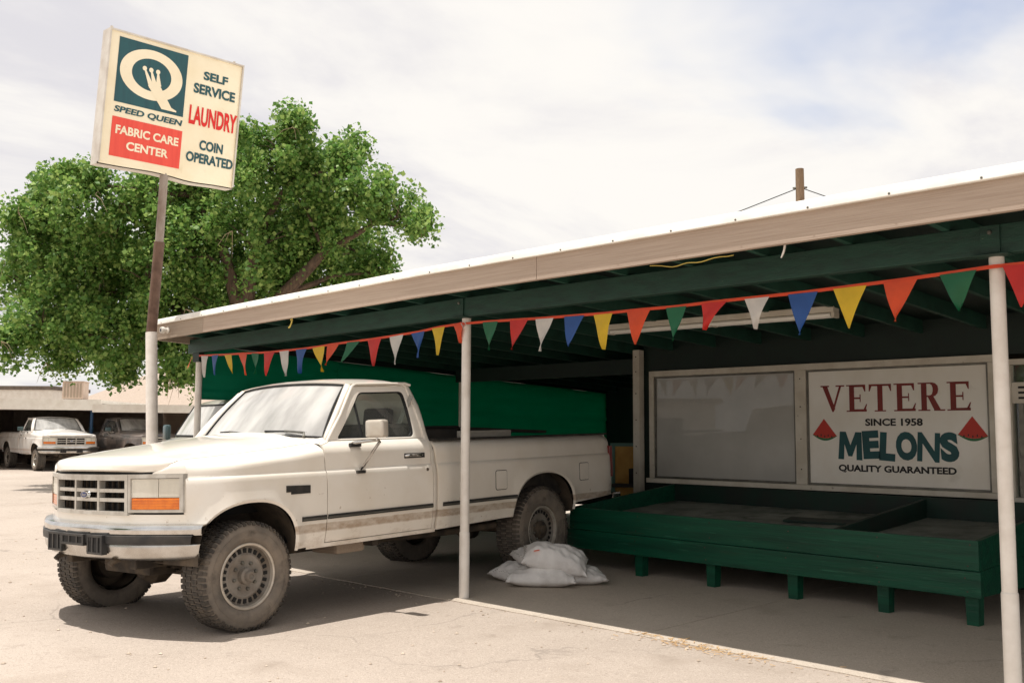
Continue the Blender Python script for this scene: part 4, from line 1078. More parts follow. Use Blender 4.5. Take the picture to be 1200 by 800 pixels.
    for j in range(ny + 1):
        t = (j / ny) ** 2.2; r = []
        for i in range(nx + 1):
            u = -1 + 2 * i / nx
            ye = -.50 + (.675 + .50) * t                      # where this row meets the hood edge
            yfr = -.672 + .172 * abs(u) ** 2.6; yre = .600 + .075 * abs(u) ** 2.2
            y = yfr + (yre - yfr) * t
            x = u * (EDGE(ye) - .004)
            z = zt_f(ye) + .002 + .085 * (1 - abs(u) ** 2.4) * (.20 + .76 * (1 - (1 - t) ** 2.4))
            z += .006 * (1 / (1 + math.exp((abs(x) - .52) * 40))) * min(1, t * 4)
            r.append((x, y, z))
        rows.append(r)
    h_ = MB().quadgrid(rows)
    rim_ = [p for p in rows[0]] + [r[-1] for r in rows[1:]] + rows[-1][::-1][1:] + [r[0] for r in rows[::-1]][1:-1]
    h_.quadgrid([rim_, [(p[0] * .985, p[1] + (.016 if p[1] < -.495 else 0), p[2] - (.012 if p[1] < -.495 else .03)) for p in rim_]], close_u=True)
    h_.build('hood', P, T, smooth=True, angle=50)
    # front header under the hood lip and valance below the grille
    def yF(x): 
        x = abs(x); return -.650 + .038 * (min(x, .46) / .46) ** 2 + ((x - .46) * .30 + .27 * (x - .46) ** 2 if x > .46 else 0)
    XW = [-.93 + 1.86 * k / 40 for k in range(41)]
    def zone(name, z0, z1, off, mt, par, x0=-.868, x1=.868, th=.02, n=28, bev=0):
        xs_ = frange(x0, x1, n)
        rows = [[(x, yF(x) + off, z0), (x, yF(x) + off, z1), (x, yF(x) + off + th, z1), (x, yF(x) + off + th, z0)] for x in xs_]
        m_ = MB().quadgrid(rows, close_u=True); m_.f.append((0, 1, 2, 3)); b = len(m_.v); m_.f.append((b - 1, b - 2, b - 3, b - 4))
        return m_.build(name, mt, par, smooth=True, angle=40)
    zone('valance', .790, .872, .004, P, T)
    zone('header_gap', 1.10, 1.152, .022, 'black', T, -.84, .84)
    
    zone('radiator_shade', .80, 1.13, .085, 'black', T, -.80, .80, .03)
    for s_ in (-1, 1):
        xs_ = frange(.64, .868, 8); lowc = [(x, yF(x) + .006, 1.1395) for x in xs_]
        topc = [(lerp(k, [0, 4, 7], [.700, .752, EDGE(-.44) + .005]), lerp(k, [0, 4, 7], [-.505, -.482, -.440]), lerp(k, [0, 4, 7], [1.146, 1.200, zt_f(-.44)])) for k in range(8)]
        rows = []
        for t in frange(0, 1, 6):
            q = t ** .8; bl = .010 * math.sin(PI * t)
            rows.append([(s_ * (a[0] + (b[0] - a[0]) * t * t + bl * .6), a[1] + (b[1] - a[1]) * t * t, a[2] + (b[2] - a[2]) * q + bl) for a, b in zip(lowc, topc)])
        MB().quadgrid(rows).build('fender_tip', P, T, smooth=True, angle=60)
    # grille
    gr = bpy.data.objects.new('grille', None); col.objects.link(gr); gr.parent = T
    gm = 'argent'
    for z0, z1, o_ in ((1.098, 1.138, -.012), (.866, .892, -.012)): zone('grille_surround', z0, z1, o_, gm, gr, -.468, .468, .05)
    for z in (.967, 1.030): zone('grille_bar', z - .012, z + .012, -.004, gm, gr, -.44, .44, .045)
    for s_ in (-1, 1):
        zone('grille_surround', .8925, 1.0975, -.012, gm, gr, s_ * .455 - .013, s_ * .455 + .013, .05, 3)
        zone('grille_bar', .8925, 1.0975, -.006, gm, gr, s_ * .152 - .012, s_ * .152 + .012, .045, 3)
    zone('grille_mesh', .885, 1.10, .066, 'black', gr, -.44, .44, .01)
    m_ = MB()
    for k in range(14):
        x = -.43 + .86 * k / 13; m_.span((x - .003, yF(x) + .046, .89), (x + .003, yF(x) + .062, 1.10))
    tag(m_.build('grille_fins', 'chassis', gr), kind='stuff')
    em = MB(); n = 24
    em.v = [(.046 * math.cos(2 * PI * k / n), yF(0) - .022, 1.0 + .024 * math.sin(2 * PI * k / n)) for k in range(n)] + [(.052 * math.cos(2 * PI * k / n), yF(0) - .002, 1.0 + .030 * math.sin(2 * PI * k / n)) for k in range(n)]
    em.f = [tuple(range(n))] + [(i, (i + 1) % n, n + (i + 1) % n, n + i) for i in range(n)]
    eo = em.build('emblem', 'chrome', gr)
    em = MB(); em.v = [(.040 * math.cos(2 * PI * k / n), yF(0) - .0235, 1.0 + .019 * math.sin(2 * PI * k / n)) for k in range(n)]; em.f = [tuple(range(n))]
    em.build('emblem_oval', 'ford_blue', eo)
    lettering('emblem_script', 'Ford', (-.026, .023, .991, 1.009), lambda x, y, l: (x, yF(0) - .0245, y), 'chrome', eo, .01, .25)
    # headlamps
    for s_ in (-1, 1):
        hl = bpy.data.objects.new('headlight', None); col.objects.link(hl); hl.parent = T
        a, b = (s_ * .470, s_ * .862)
        x0, x1 = min(a, b), max(a, b)
        for z0, z1 in ((1.112, 1.138), (.886, .904)): zone('bezel', z0, z1, -.010, gm, hl, x0, x1, .045, 16)
        zone('bezel', .9045, 1.1115, -.010, gm, hl, s_ * .479 - .009, s_ * .479 + .009, .045, 3)
        zone('bezel', .9045, 1.1115, -.010, gm, hl, s_ * .851 - .011, s_ * .851 + .011, .045, 4)
        xa, xb, xc = s_ * .490, s_ * .690, s_ * .839
        for k, (p_, q_) in enumerate(((xa, xb - s_ * .003), (xb + s_ * .003, xc))):
            x0, x1 = min(p_, q_), max(p_, q_); xm = (x0 + x1) / 2
            zone('lens', .985, 1.108, .000, 'lamp_glass', hl, x0, x1, .004, 12)
            # faceted reflector bowl and bulb behind the lens
            rows = []
            for z in frange(.986, 1.107, 7):
                rows.append([(x, yF(x) + .012 + .055 * (1 - ((x - xm) / (x1 - x0) * 2) ** 2) * (1 - ((z - 1.046) / .062) ** 2), z) for x in frange(x0, x1, 15)])
            rb = MB().quadgrid(rows).build('reflector', 'reflector', hl)
            MB().tube([(xm, yF(xm) + .055, 1.046), (xm, yF(xm) + .022, 1.046)], [.016, .011], 10).build('bulb', 'alu', rb, smooth=True)
            m_ = MB(); n_r = 7 if k == 0 else 5
            for q in range(n_r):
                z = .998 + .097 * q / (n_r - 1)
                m_.quadgrid([[(x, yF(x) - .0015, z - .0012), (x, yF(x) - .0015, z + .0012), (x, yF(x) + .001, z + .0012), (x, yF(x) + .001, z - .0012)] for x in frange(x0 + .004, x1 - .004, 10)], close_u=True)
            if k: tag(m_.build('lens_flutes', 'lamp_glass', hl), kind='stuff')
        zone('turn_lens', .906, .981, .001, 'amber', hl, min(xa, xc), max(xa, xc), .03, 14)
        m_ = MB()
        for q in range(4):
            z = .918 + .017 * q; m_.quadgrid([[(x, yF(x) - .002, z - .003), (x, yF(x) - .002, z + .003), (x, yF(x) + .002, z + .004), (x, yF(x) + .002, z - .004)] for x in frange(min(xa, xc) + .006, max(xa, xc) - .006, 12)], close_u=True)
        tag(m_.build('turn_lens_ribs', 'amber', hl), kind='stuff')
    # ---- bumper
    bp = bpy.data.objects.new('front_bumper', None); col.objects.link(bp); bp.parent = T
    def yB(x):
        x = abs(x); return lerp(x, [0, .30, .50, .62, .75, .88, .96, 1.0, 1.01], [-.738, -.722, -.690, -.640, -.575, -.508, -.462, -.435, -.415])
    XB = [-1.01, -1.005, -.995, -.975, -.95, -.90, -.86, -.79, -.72, -.6, -.4, -.2, 0, .2, .4, .6, .72, .79, .86, .90, .95, .975, .995, 1.005, 1.01]
    def bum(name, prof, mt, x0=-1.01, x1=1.01):
        xs_ = [x0] + [x for x in XB if x0 < x < x1] + [x1]
        ze = lambda z: lerp(z, [.57, .68, .745, .81], [.925, .975, .992, 1.0])
        rows = [[(x * (1 - d * .18) * (1 - (1 - ze(z)) * (abs(x) / 1.01) ** 4), yB(x) + d, z) for d, z in prof] for x in xs_]
        return MB().quadgrid(rows).build(name, mt, bp, smooth=True, angle=40)
    bum('chrome_bar', [(.12, .806), (.05, .812), (.012, .806), (.0, .790), (.002, .752), (.010, .742)], 'chrome')
    bum('rub_pad', [(.014, .744), (-.006, .738), (-.008, .712), (-.006, .686), (.014, .680)], 'black_plastic', -.972, .972)
    bum('lower_bar', [(.010, .682), (.006, .675), (.012, .63), (.035, .590), (.075, .572), (.11, .572)], 'bumper_low')
    bum('inner_skin', [(.055, .80), (.06, .58)], 'chassis', -.93, .93)
    for (x0, x1, z0, z1) in ((-.36, -.17, .612, .742), (-.145, .145, .665, .742), (.17, .36, .612, .742)):
        iy = yB((x0 + x1) / 2) - .004
        sur = MB()
        for a, b in (((x0, z1 - .016), (x1, z1)), ((x0, z0), (x1, z0 + .016)), ((x0, z0 + .016), (x0 + .018, z1 - .016)), ((x1 - .018, z0 + .016), (x1, z1 - .016))):
            sur.span((a[0], iy - .012, a[1]), (b[0], iy + .03, b[1]))
        sur.build('air_slot_frame', 'black_plastic', bp, bevel=.003)
        MB().span((x0 + .018, iy - .0065, z0 + .016), (x1 - .018, iy - .002, z1 - .016)).build('air_slot', 'black', bp)
        for k in (.35, .7): MB().span((x0 + (x1 - x0) * k - .008, iy - .0115, z0 + .016), (x0 + (x1 - x0) * k + .008, iy - .007, z1 - .016)).build('air_slot_rib', 'black_plastic', bp)
    # ---- cab
    cab = bpy.data.objects.new('cab', None); col.objects.link(cab); cab.parent = T
    # roof
    rows = []
    for j in range(15):
        t = j / 14; r = []
        for i in range(25):
            u = -1 + 2 * i / 24; x = u * .708
            yf_, yr_ = 1.085 + .075 * u * u, 1.818 - .05 * abs(u) ** 5
            y = yf_ + (yr_ - yf_) * t
            z = 1.772 + .016 * t + .062 * (1 - abs(u) ** 3.2) * (1 - .45 * abs(2 * t - 1.05) ** 3) - .030 * (max(0, t - .84) / .16) ** 2
            r.append((x, y, z))
        rows.append(r)
    m_ = MB().quadgrid(rows)
    rim_ = [p for p in rows[0]] + [r[-1] for r in rows[1:]] + rows[-1][::-1][1:] + [r[0] for r in rows[::-1]][1:-1]
    m_.quadgrid([rim_, [(p[0] * .97, p[1] + (.01 if p[1] < 1.3 else -.01 if p[1] > 1.7 else 0), p[2] - .022) for p in rim_]], close_u=True)
    m_.build('roof', P, cab, smooth=True, angle=50)
    for s_ in (-1, 1):
        # drip rail
        MB().tube([(s_ * .884, .755, 1.318), (s_ * .832, .94, 1.52), (s_ * .735, 1.150, 1.748), (s_ * .722, 1.20, 1.769), (s_ * .721, 1.5, 1.780), (s_ * .720, 1.765, 1.786), (s_ * .735, 1.815, 1.770)], .011, 6).build('drip_rail', P, cab, smooth=True)
        # windscreen pillar
        A0 = [(.876, .758, 1.322), (.860, .756, 1.342), (.82, .780, 1.354), (.770, .812, 1.352)]
        A1 = [(.716, 1.160, 1.752), (.706, 1.150, 1.768), (.672, 1.142, 1.774), (.640, 1.150, 1.762)]
        rows = []
        for k in range(9):
            t = k / 8; bow_ = .018 * math.sin(PI * t)
            rows.append([(s_ * (a[0] + (b[0] - a[0]) * t + bow_), a[1] + (b[1] - a[1]) * t - bow_ * .4, a[2] + (b[2] - a[2]) * t + bow_ * .6) for a, b in zip(A0, A1)])
        MB().quadgrid(rows).build('windscreen_pillar', P, cab, smooth=True, angle=50, solid=.02)
        # rear corner of the cab
        rows = []
        for z in [.55, .7, .85, 1.0, 1.1, 1.118, 1.2, 1.28, 1.325, 1.38, 1.45, 1.52, 1.6, 1.68, 1.73, 1.765, 1.786]:
            X = halfw(1.8, z, 3) if z < 1.30 else ux(z) + .012
            if 1.25 < z < 1.34: X = lerp(z, [1.25, 1.34], [.945, .888])
            yd = 1.814 if z < 1.325 else lerp(z, [1.325, 1.768], [1.814, 1.765]); yc = lerp(z, [.5, 1.30, 1.60, 1.786], [1.868, 1.874, 1.862, 1.822])
            yc = max(yc, yd + .035)
            rows.append([(s_ * (X - .03), yd, z), (s_ * X, yd, z), (s_ * X, (yd + yc) / 2 + .004, z), (s_ * (X - .008), yc - .012, z), (s_ * (X - .03), yc, z), (s_ * .45, yc, z), (0, yc, z)])
        MB().quadgrid(rows).build('rear_corner', P, cab, smooth=True, angle=40)
        # sill under the door
        rows = [[(s_ * halfw(y, .50 + .02, 3) - s_ * .03, y, .545), (s_ * (halfw(y, .56, 3) - .004), y, .549), (s_ * (halfw(y, .58, 3) - .004), y, .5795), (s_ * (halfw(y, .58, 3) - .06), y, .5795)] for y in frange(.50, 1.865, 8)]
        MB().quadgrid(rows).build('sill', P, cab, smooth=True)
        # cowl corner
        MB().add([(s_ * .815, .660, 1.314), (s_ * .93, .668, 1.298), (s_ * .90, .76, 1.320), (s_ * .80, .80, 1.352), (s_ * .78, .67, 1.335)], [(0, 1, 2, 3, 4)]).build('cowl_corner', P, cab)
    # cowl panel with vents
    rows = [[(x, .575 + .075 * abs(x / .88) ** 2.2, 1.288 + .082 * (1 - abs(x / .88) ** 2.2)) for x in frange(-.81, .81, 25)], [(x, .700 + .155 * abs(x / .78) ** 2, 1.352 + .018 * (1 - abs(x / .78) ** 2)) for x in frange(-.78, .78, 25)]]
    MB().quadgrid(rows).build('cowl', P, cab)
    # windscreen
    def ws(u, t):
        xb, xt = u * .776, u * .640
        yb_, yt_ = .680 + .135 * u * u, 1.085 + .075 * u * u; zb_, zt_ = 1.372 - .024 * u * u, 1.786 - .026 * u * u
        bow_ = .012 * math.sin(PI * t)
        return (xb + (xt - xb) * t, yb_ + (yt_ - yb_) * t - bow_, zb_ + (zt_ - zb_) * t + bow_)
    rows = [[ws(-1 + 2 * i / 24, j / 12) for i in range(25)] for j in range(13)]
    wsg = MB().quadgrid(rows).build('windshield', 'windshield_glass', cab, smooth=True, angle=180)
    # rubber surround
    bd = [ws(-1 + 2 * i / 24, 0) for i in range(25)] + [ws(1, j / 12) for j in range(1, 13)] + [ws(1 - 2 * i / 24, 1) for i in range(1, 25)] + [ws(-1, 1 - j / 12) for j in range(1, 12)]
    MB().tube([(p[0], p[1] - .004, p[2] + .004) for p in bd + [bd[0]]], .009, 6, cap=False).build('windshield_seal', 'black', cab, smooth=True)
    MB().add([(-.56, 1.877, 1.40), (.56, 1.877, 1.40), (.52, 1.858, 1.68), (-.52, 1.858, 1.68)], [(0, 1, 2, 3)]).build('rear_glass', 'side_glass', cab)
    # wipers
    for (x0, y0, x1, y1) in ((.20, .685, .64, .80), (-.46, .74, -.04, .69)):
        wp = bpy.data.objects.new('wiper', None); col.objects.link(wp); wp.parent = T
        zz = lambda x, y: 1.372 - .024 * (x / .74) ** 2 + max(0, y - (.690 + .150 * (x / .742) ** 2)) * 1.0 + .020
        MB().tube([(x1, y1 - .06, 1.362), (x1 - .02, y1 - .04, 1.392), ((x0 + x1) / 2, (y0 + y1) / 2 - .01, zz((x0 + x1) / 2, (y0 + y1) / 2) + .02)], [.012, .010, .007], 6).build('wiper_arm', 'alu', wp, smooth=True)
        MB().tube([(x0, y0 + .03, zz(x0, y0 + .03) + .006), ((x0 + x1) / 2, (y0 + y1) / 2 + .01, zz((x0 + x1) / 2, (y0 + y1) / 2 + .01) + .006), (x1 - .03, y1 - .0, zz(x1 - .03, y1) + .006)], .008, 6).build('wiper_blade', 'black', wp)
    # interior
    it = bpy.data.objects.new('interior', None); col.objects.link(it); it.parent = T
    MB().span((-.80, .74, .62), (.80, .98, 1.31)).build('dashboard', 'dash', it, bevel=.03)
    MB().span((-.78, 1.28, .80), (.78, 1.76, 1.02)).build('seat', 'upholstery', it, bevel=.04)
    MB().box((0, 1.73, 1.20), (1.56, .14, .50), rotm(-.12)).build('backrest', 'upholstery', it, bevel=.04)
    for s_ in (-1, 1): MB().box((s_ * .40, 1.76, 1.50), (.30, .09, .17), rotm(-.12)).build('headrest', 'dash', it, bevel=.03)
    MB().lathe([(.175 + .014 * math.cos(a), .014 * math.sin(a)) for a in frange(0, 2 * PI, 9)], 28, (0, 0, 0), 'z').build('steering_wheel', 'dash', it, smooth=True)
    swo = it.children[-1]; swo.location = (.40, 1.06, 1.25); swo.rotation_euler = (math.radians(-55), 0, 0)
    MB().tube([(.40, .93, 1.16), (.40, 1.05, 1.245)], .03, 8).build('steering_column', 'dash', it)
    MB().beam((.82, 1.74, 1.68), (.50, 1.66, 1.05), .05, .004, (0, -1, .2)).build('seat_belt', 'belt_strap', it)
    MB().span((-.86, .70, .60), (.86, 1.84, .64)).build('cab_floor', 'dash', it)
    # ---- bed interior, tailgate, chassis
    MB().span((-.80, 1.90, .72), (.80, 4.52, .745)).build('bed_floor', 'rubber_dark', T)
    MB().span((-.80, 1.885, .745), (.80, 1.91, 1.295)).build('bed_front', 'rubber_dark', T)
    MB().span((-.885, 4.53, .70), (.885, 4.562, 1.30)).build('tailgate', P, T, bevel=.01)
    MB().span((-.95, 4.60, .56), (.95, 4.75, .70)).build('rear_bumper', 'chrome', T, bevel=.02)
    ch = bpy.data.objects.new('chassis', None); col.objects.link(ch); ch.parent = T
    for s_ in (-1, 1):
        MB().span((s_ * .38, -.55, .50), (s_ * .46, 4.60, .64)).build('frame_rail', 'chassis', ch, bevel=.01)
        MB().tube([(s_ * .36, -.58, .58), (s_ * .36, -.66, .56), (s_ * .36, -.68, .54)], .02, 8).build('tow_hook', 'chassis', ch)
        for yy in (0.0, 3.36):
            m_ = MB()
            for k in range(5): m_.quadgrid([[(s_ * .56 - .035, yy + y, .50 - k * .012 + .10 * (y / .6) ** 2), (s_ * .56 + .035, yy + y, .50 - k * .012 + .10 * (y / .6) ** 2), (s_ * .56 + .035, yy + y, .51 - k * .012 + .10 * (y / .6) ** 2), (s_ * .56 - .035, yy + y, .51 - k * .012 + .10 * (y / .6) ** 2)] for y in frange(-.55 + .06 * k, .55 - .06 * k, 9)], close_u=True)
            m_.build('leaf_spring', 'chassis', ch)
        MB().tube([(s_ * .60, .05, .46), (s_ * .58, -.02, .86)], .03, 10).build('shock', 'chassis', ch)
    for yy, hz in ((0.0, wheel_z[0]), (3.36, wheel_z[1])):
        MB().tube([(-.74, yy, hz), (.74, yy, hz)], .045, 12).build('axle', 'chassis', ch, smooth=True)
        MB().lathe([(.0, -.14), (.08, -.12), (.13, -.05), (.13, .05), (.08, .12), (0, .14)], 16, (-.18 if yy < 1 else 0, yy, hz), 'y').build('differential', 'chassis', ch, smooth=True)
    MB().tube([(-.10, .2, .44), (0, 1.6, .52), (0, 3.2, .44)], .035, 10).build('drive_shaft', 'chassis', ch)
    MB().span((-.30, -.35, .42), (.30, .45, .80)).build('engine', 'chassis', ch, bevel=.03)
    MB().span((-.2, .5, .42), (.2, 1.5, .62)).build('gearbox', 'chassis', ch, bevel=.04)
    MB().span((.50, .92, .455), (.80, 1.22, .57)).build('fuel_tank', 'fascia_dull', ch, bevel=.03)
    MB().tube([(.30, .5, .50), (.40, 1.8, .47), (.55, 2.6, .47), (.70, 2.95, .50)], .03, 10).build('exhaust', 'chassis', ch, smooth=True)
    MB().span((-.9, 1.2, .50), (.9, 1.26, .56)).build('cross_member', 'chassis', ch); MB().span((-.5, 2.4, .52), (.5, 2.5, .60)).build('cross_member', 'chassis', ch)
    MB().tube([(-.72, -.12, .44), (.72, -.12, .44)], .02, 8).build('tie_rod', 'chassis', ch)
    # black boxes added behind the panels to block light in the gaps
    m_ = MB(); m_.span((-.84, .42, .60), (-.80, 1.85, 1.23)); m_.span((.80, .42, .60), (.84, 1.85, 1.23)); m_.span((-.6, -.44, .82), (.6, .40, 1.05)); m_.span((-.84, .60, .60), (.84, .66, 1.25))
    m_.build('light_block', 'black', T)
    # ---- mirrors
    for s_ in ((1,) if trim else (1, -1)):
        mr_ = bpy.data.objects.new('door_mirror', None); col.objects.link(mr_); mr_.parent = T
        cy = mirror_y
        m_ = MB(); m_.box((s_ * 1.175, cy, 1.408), (.190, .075, .135)); m_.build('mirror_head', 'mirror_back' if trim else 'mirror_dark', mr_, bevel=.022, smooth=True, angle=60)
        MB().span((s_ * 1.09, cy + .038, 1.352), (s_ * 1.26, cy + .040, 1.464)).build('mirror_glass', 'mirror_dark', mr_)
        dx_ = halfw(cy, 1.28, 1.322)
        MB().tube([(s_ * (dx_ - .01), cy - .05, 1.290), (s_ * (dx_ + .03), cy - .045, 1.305), (s_ * 1.10, cy, 1.318), (s_ * 1.185, cy + .005, 1.322), (s_ * 1.20, cy + .005, 1.31), (s_ * (dx_ + .06), cy + .015, 1.12), (s_ * (dx_ + .005), cy + .01, 1.085)], .012, 8).build('mirror_arm', 'chrome', mr_, smooth=True)
        MB().tube([(s_ * 1.175, cy + .0, 1.318), (s_ * 1.175, cy, 1.350)], .010, 8).build('mirror_stem', 'chrome', mr_)
        MB().box((s_ * (dx_ + .012), cy - .02, 1.288), (.03, .11, .03)).build('mirror_foot', 'black_plastic', mr_, bevel=.006)
        MB().box((s_ * (halfw(cy, 1.085, 1.322) + .008), cy, 1.083), (.024, .085, .024)).build('mirror_foot', 'black_plastic', mr_, bevel=.006)
    # ---- wheels
    for s_ in (1, -1):
        tyre_wheel('wheel', T, (s_ * wheel_x, 0.0, wheel_z[0]), .374, False, s_, True)
        tyre_wheel('wheel', T, (s_ * wheel_x, 3.36, wheel_z[1]), wheel_z[1] if not trim else .413, True, s_, False)
    return T
R_ = math.radians
truck = make_truck('pickup_truck', 'muddy cream long bed pickup with amber turn lamps, parked nose out beside the sacks', (-.924, -2.0575, -.0814), (R_(1.2), R_(-1.24), R_(6.79)), 'paint_cream', (.424, .425))
# things in the bed
bt = thing('bed_toolbox', 'dark low toolbox in the bed of the cream pickup behind the cab', 'toolbox', (-.924, -2.0575, -.0814), (R_(1.2), R_(-1.24), R_(6.79)))
MB().span((-.76, 1.93, .75), (.70, 2.45, 1.40)).build('toolbox_body', 'black_plastic', bt, bevel=.015)
MB().span((-.77, 1.925, 1.4005), (.71, 2.46, 1.425)).build('toolbox_lid', 'black', bt, bevel=.008)
o = MB().span((-.35, 2.62, .76), (.60, 3.35, 1.375)).build('pale_crate', 'lumber', None, bevel=.01); o.location = (-.924, -2.0575, -.0814); o.rotation_euler = (R_(1.2), R_(-1.24), R_(6.79))
tag(o, 'pale weathered crate showing above the bed rail of the cream pickup', 'crate')
for k, (x0, y0, z0, x1, y1, z1) in enumerate(((-.55, 2.9, 1.43, -.35, 4.45, 1.35), (-.20, 3.25, 1.41, .10, 4.5, 1.345))):
    m_ = MB().beam((x0, y0, z0), (x1, y1, z1), .19, .03); m_.beam((x0 + .1, 4.3, .76), (x0 + .1, 4.34, 1.33), .1, .05, (1, 0, 0)) if False else None
    o = m_.build('loose_plank', 'dark_plank', None, bevel=.003); o.location = (-.924, -2.0575, -.0814); o.rotation_euler = (R_(1.2), R_(-1.24), R_(6.79))
    tag(o, ('dark plank lying lengthwise over the bed of the cream pickup, farther from the bins', 'dark plank lying across the bed load nearer the bed rail of the cream pickup')[k], 'plank')
# small silver van between the tarp post and the cream pickup
def make_van(loc, rz):
    V_ = thing('silver_van', 'small silver van with big dark door mirrors parked below the green tarp hem', 'van', loc, (0, 0, rz))
    vx = lambda z: lerp(z, [.3, .55, .9, 1.25, 1.48, 1.73], [.76, .80, .81, .785, .715, .63])
    top = [(-.50, .40), (-.52, .62), (-.49, .92), (-.42, 1.02), (-.30, 1.09), (-.02, 1.19), (.24, 1.27), (.29, 1.36), (.37, 1.50), (.445, 1.635), (.50, 1.685), (.62, 1.715), (1.2, 1.725), (1.76, 1.71), (1.87, 1.65), (1.91, 1.45), (1.94, 1.27), (1.95, .7), (1.95, .40)]
    rows = []
    for (y, z) in top:
        X = vx(z); cz = .03 if z > 1.6 else .015
        rows.append([(X * u, y - (.05 * (1 - u * u) if y < .9 else -.02 * (1 - u * u)), z + cz * (1 - abs(u) ** 3)) for u in frange(-1, 1, 13)])
    MB().quadgrid(rows).build('body', 'paint_silver', V_, smooth=True, angle=45)
    for s_ in (1, -1):
        f_ = [p for p in top[:7]] ; r_ = [p for p in top[16:]]
        m_ = MB(); m_.v = [(s_ * vx(z), y, z) for y, z in f_ + r_]; m_.f = [tuple(range(len(m_.v)))]
        up_ = top[6:17]; b = len(m_.v); m_.v += [(s_ * vx(z), y, z) for y, z in up_]; m_.f.append(tuple(range(b, b + len(up_))))
        m_.build('side_panel', 'paint_silver', V_)
        MB().prism([(s_ * (vx(z) - .004), y, z) for y, z in [(.36, 1.295), (.54, 1.645), (1.06, 1.655), (1.06, 1.295)]], (0, 0, 0), (s_ * .009, 0, 0)).build('door_glass', 'side_glass', V_)
        MB().prism([(s_ * (vx(z) - .004), y, z) for y, z in [(1.14, 1.295), (1.14, 1.655), (1.76, 1.64), (1.82, 1.295)]], (0, 0, 0), (s_ * .009, 0, 0)).build('side_glass', 'side_glass', V_)
        MB().tube([(s_ * .79, .33, 1.22), (s_ * 1.02, .24, 1.25), (s_ * 1.03, .22, 1.36)], .014, 6).build('mirror_arm', 'black_plastic', V_)
        MB().box((s_ * 1.04, .21, 1.335), (.17, .07, .20)).build('mirror_head', 'mirror_dark', V_, bevel=.03, smooth=True, angle=60)
        MB().span((s_ * .45, -.545, .70), (s_ * .74, -.50, .86)).build('headlight', 'lens', V_, bevel=.012)
        for y in (.0, 1.55): tyre_wheel('wheel', V_, (s_ * .68, y, .29), .29 / .99, False, s_, True)
    g = MB(); P = []
    for t in frange(0, 1, 9):
        y = .248 + .195 * t; z = 1.275 + .365 * t; P.append([(vx(z) * .93 * u, y - .052 * (1 - u * u) - .016, z + .022) for u in frange(-1, 1, 13)])
    MB().quadgrid(P).build('windshield', 'windshield_glass', V_, smooth=True)
    bd = P[0] + [r[-1] for r in P[1:]] + P[-1][::-1][1:] + [r[0] for r in P[::-1]][1:]
    MB().tube(bd, .012, 6, cap=False).build('windshield_seal', 'black', V_)
    MB().span((-.42, -.565, .66), (.42, -.53, .84)).build('grille', 'black_plastic', V_, bevel=.01)
    MB().span((-.80, -.66, .40), (.80, -.50, .58)).build('front_bumper', 'black_plastic', V_, bevel=.03)
    MB().span((-.72, -.40, .30), (.72, 1.9, .42)).build('underbody', 'chassis', V_)
make_van((-5.09, -.045, LOT), R_(-10))

# =================================================================== BACKGROUND (frame: right, away from the lot's open corner)
FX, FY = Vector((.703, .711, 0)), Vector((-.711, .703, 0)); F0 = Vector((6.183, -5.545, 0))
FROT = math.atan2(.711, .703)
def far(r, d, z=0): return F0 + FX * r + FY * d + Vector((0, 0, z))
p = far(-15.25, 34.2, LOT)
make_truck('far_pickup', 'weathered white pickup with a rusty bumper parked nose out under the far carport', p, (0, 0, FROT + R_(41)), 'paint_white', seed=5, trim=False)
p = far(-12.55, 35.2, LOT)
make_truck('dark_pickup', 'dark pickup with dull hood parked behind the blue carport post', p, (0, 0, FROT + R_(57)), 'paint_charcoal', seed=6, trim=False)

cpt = thing('carport', 'low pale carport with a blue post sheltering the far white pickup', 'carport', far(-15.5, 34, 0), (0, 0, FROT))
def cb(name, a, b, mt, par=cpt, bevel=.01): return MB().span(a, b).build(name, mt, par, bevel=bevel)
# local: x right, y away; front fascia recedes to the right
def slanted(name, pts, z0, z1, mt, par): return MB().prism([(x, y, z0) for x, y in pts], (0, 0, 0), (0, 0, z1 - z0)).build(name, mt, par)
slanted('roof', [(-5.4, -.6, ), (.95, 1.4), (.95, 8.0), (-5.4, 8.0)], 2.30, 2.42, 'house_white', cpt)
slanted('fascia', [(-5.4, -.72), (.97, 1.28), (.97, 1.40), (-5.4, -.601)], 2.06, 2.44, 'house_white', cpt)
slanted('ceiling_beam', [(-5.3, 3.0), (.9, 3.0), (.9, 3.15), (-5.3, 3.15)], 2.08, 2.30, 'grey_shed', cpt)
cb('back_wall', (-5.4, 7.9, -.03), (.95, 8.05, 2.30), 'grey_shed')
cb('side_wall', (-5.5, 0, -.03), (-5.41, 8, 2.30), 'grey_shed')
MB().tube([(.55, 1.55, -.03), (.55, 1.55, 2.30)], .055, 12).build('carport_post', 'blue_post', cpt, smooth=True)
MB().tube([(-5.2, .0, -.03), (-5.2, .0, 2.30)], .055, 12).build('carport_post', 'blue_post', cpt, smooth=True)
MB().tube([(.55, 7.6, -.03), (.55, 7.6, 2.30)], .055, 12).build('carport_post', 'blue_post', cpt, smooth=True)
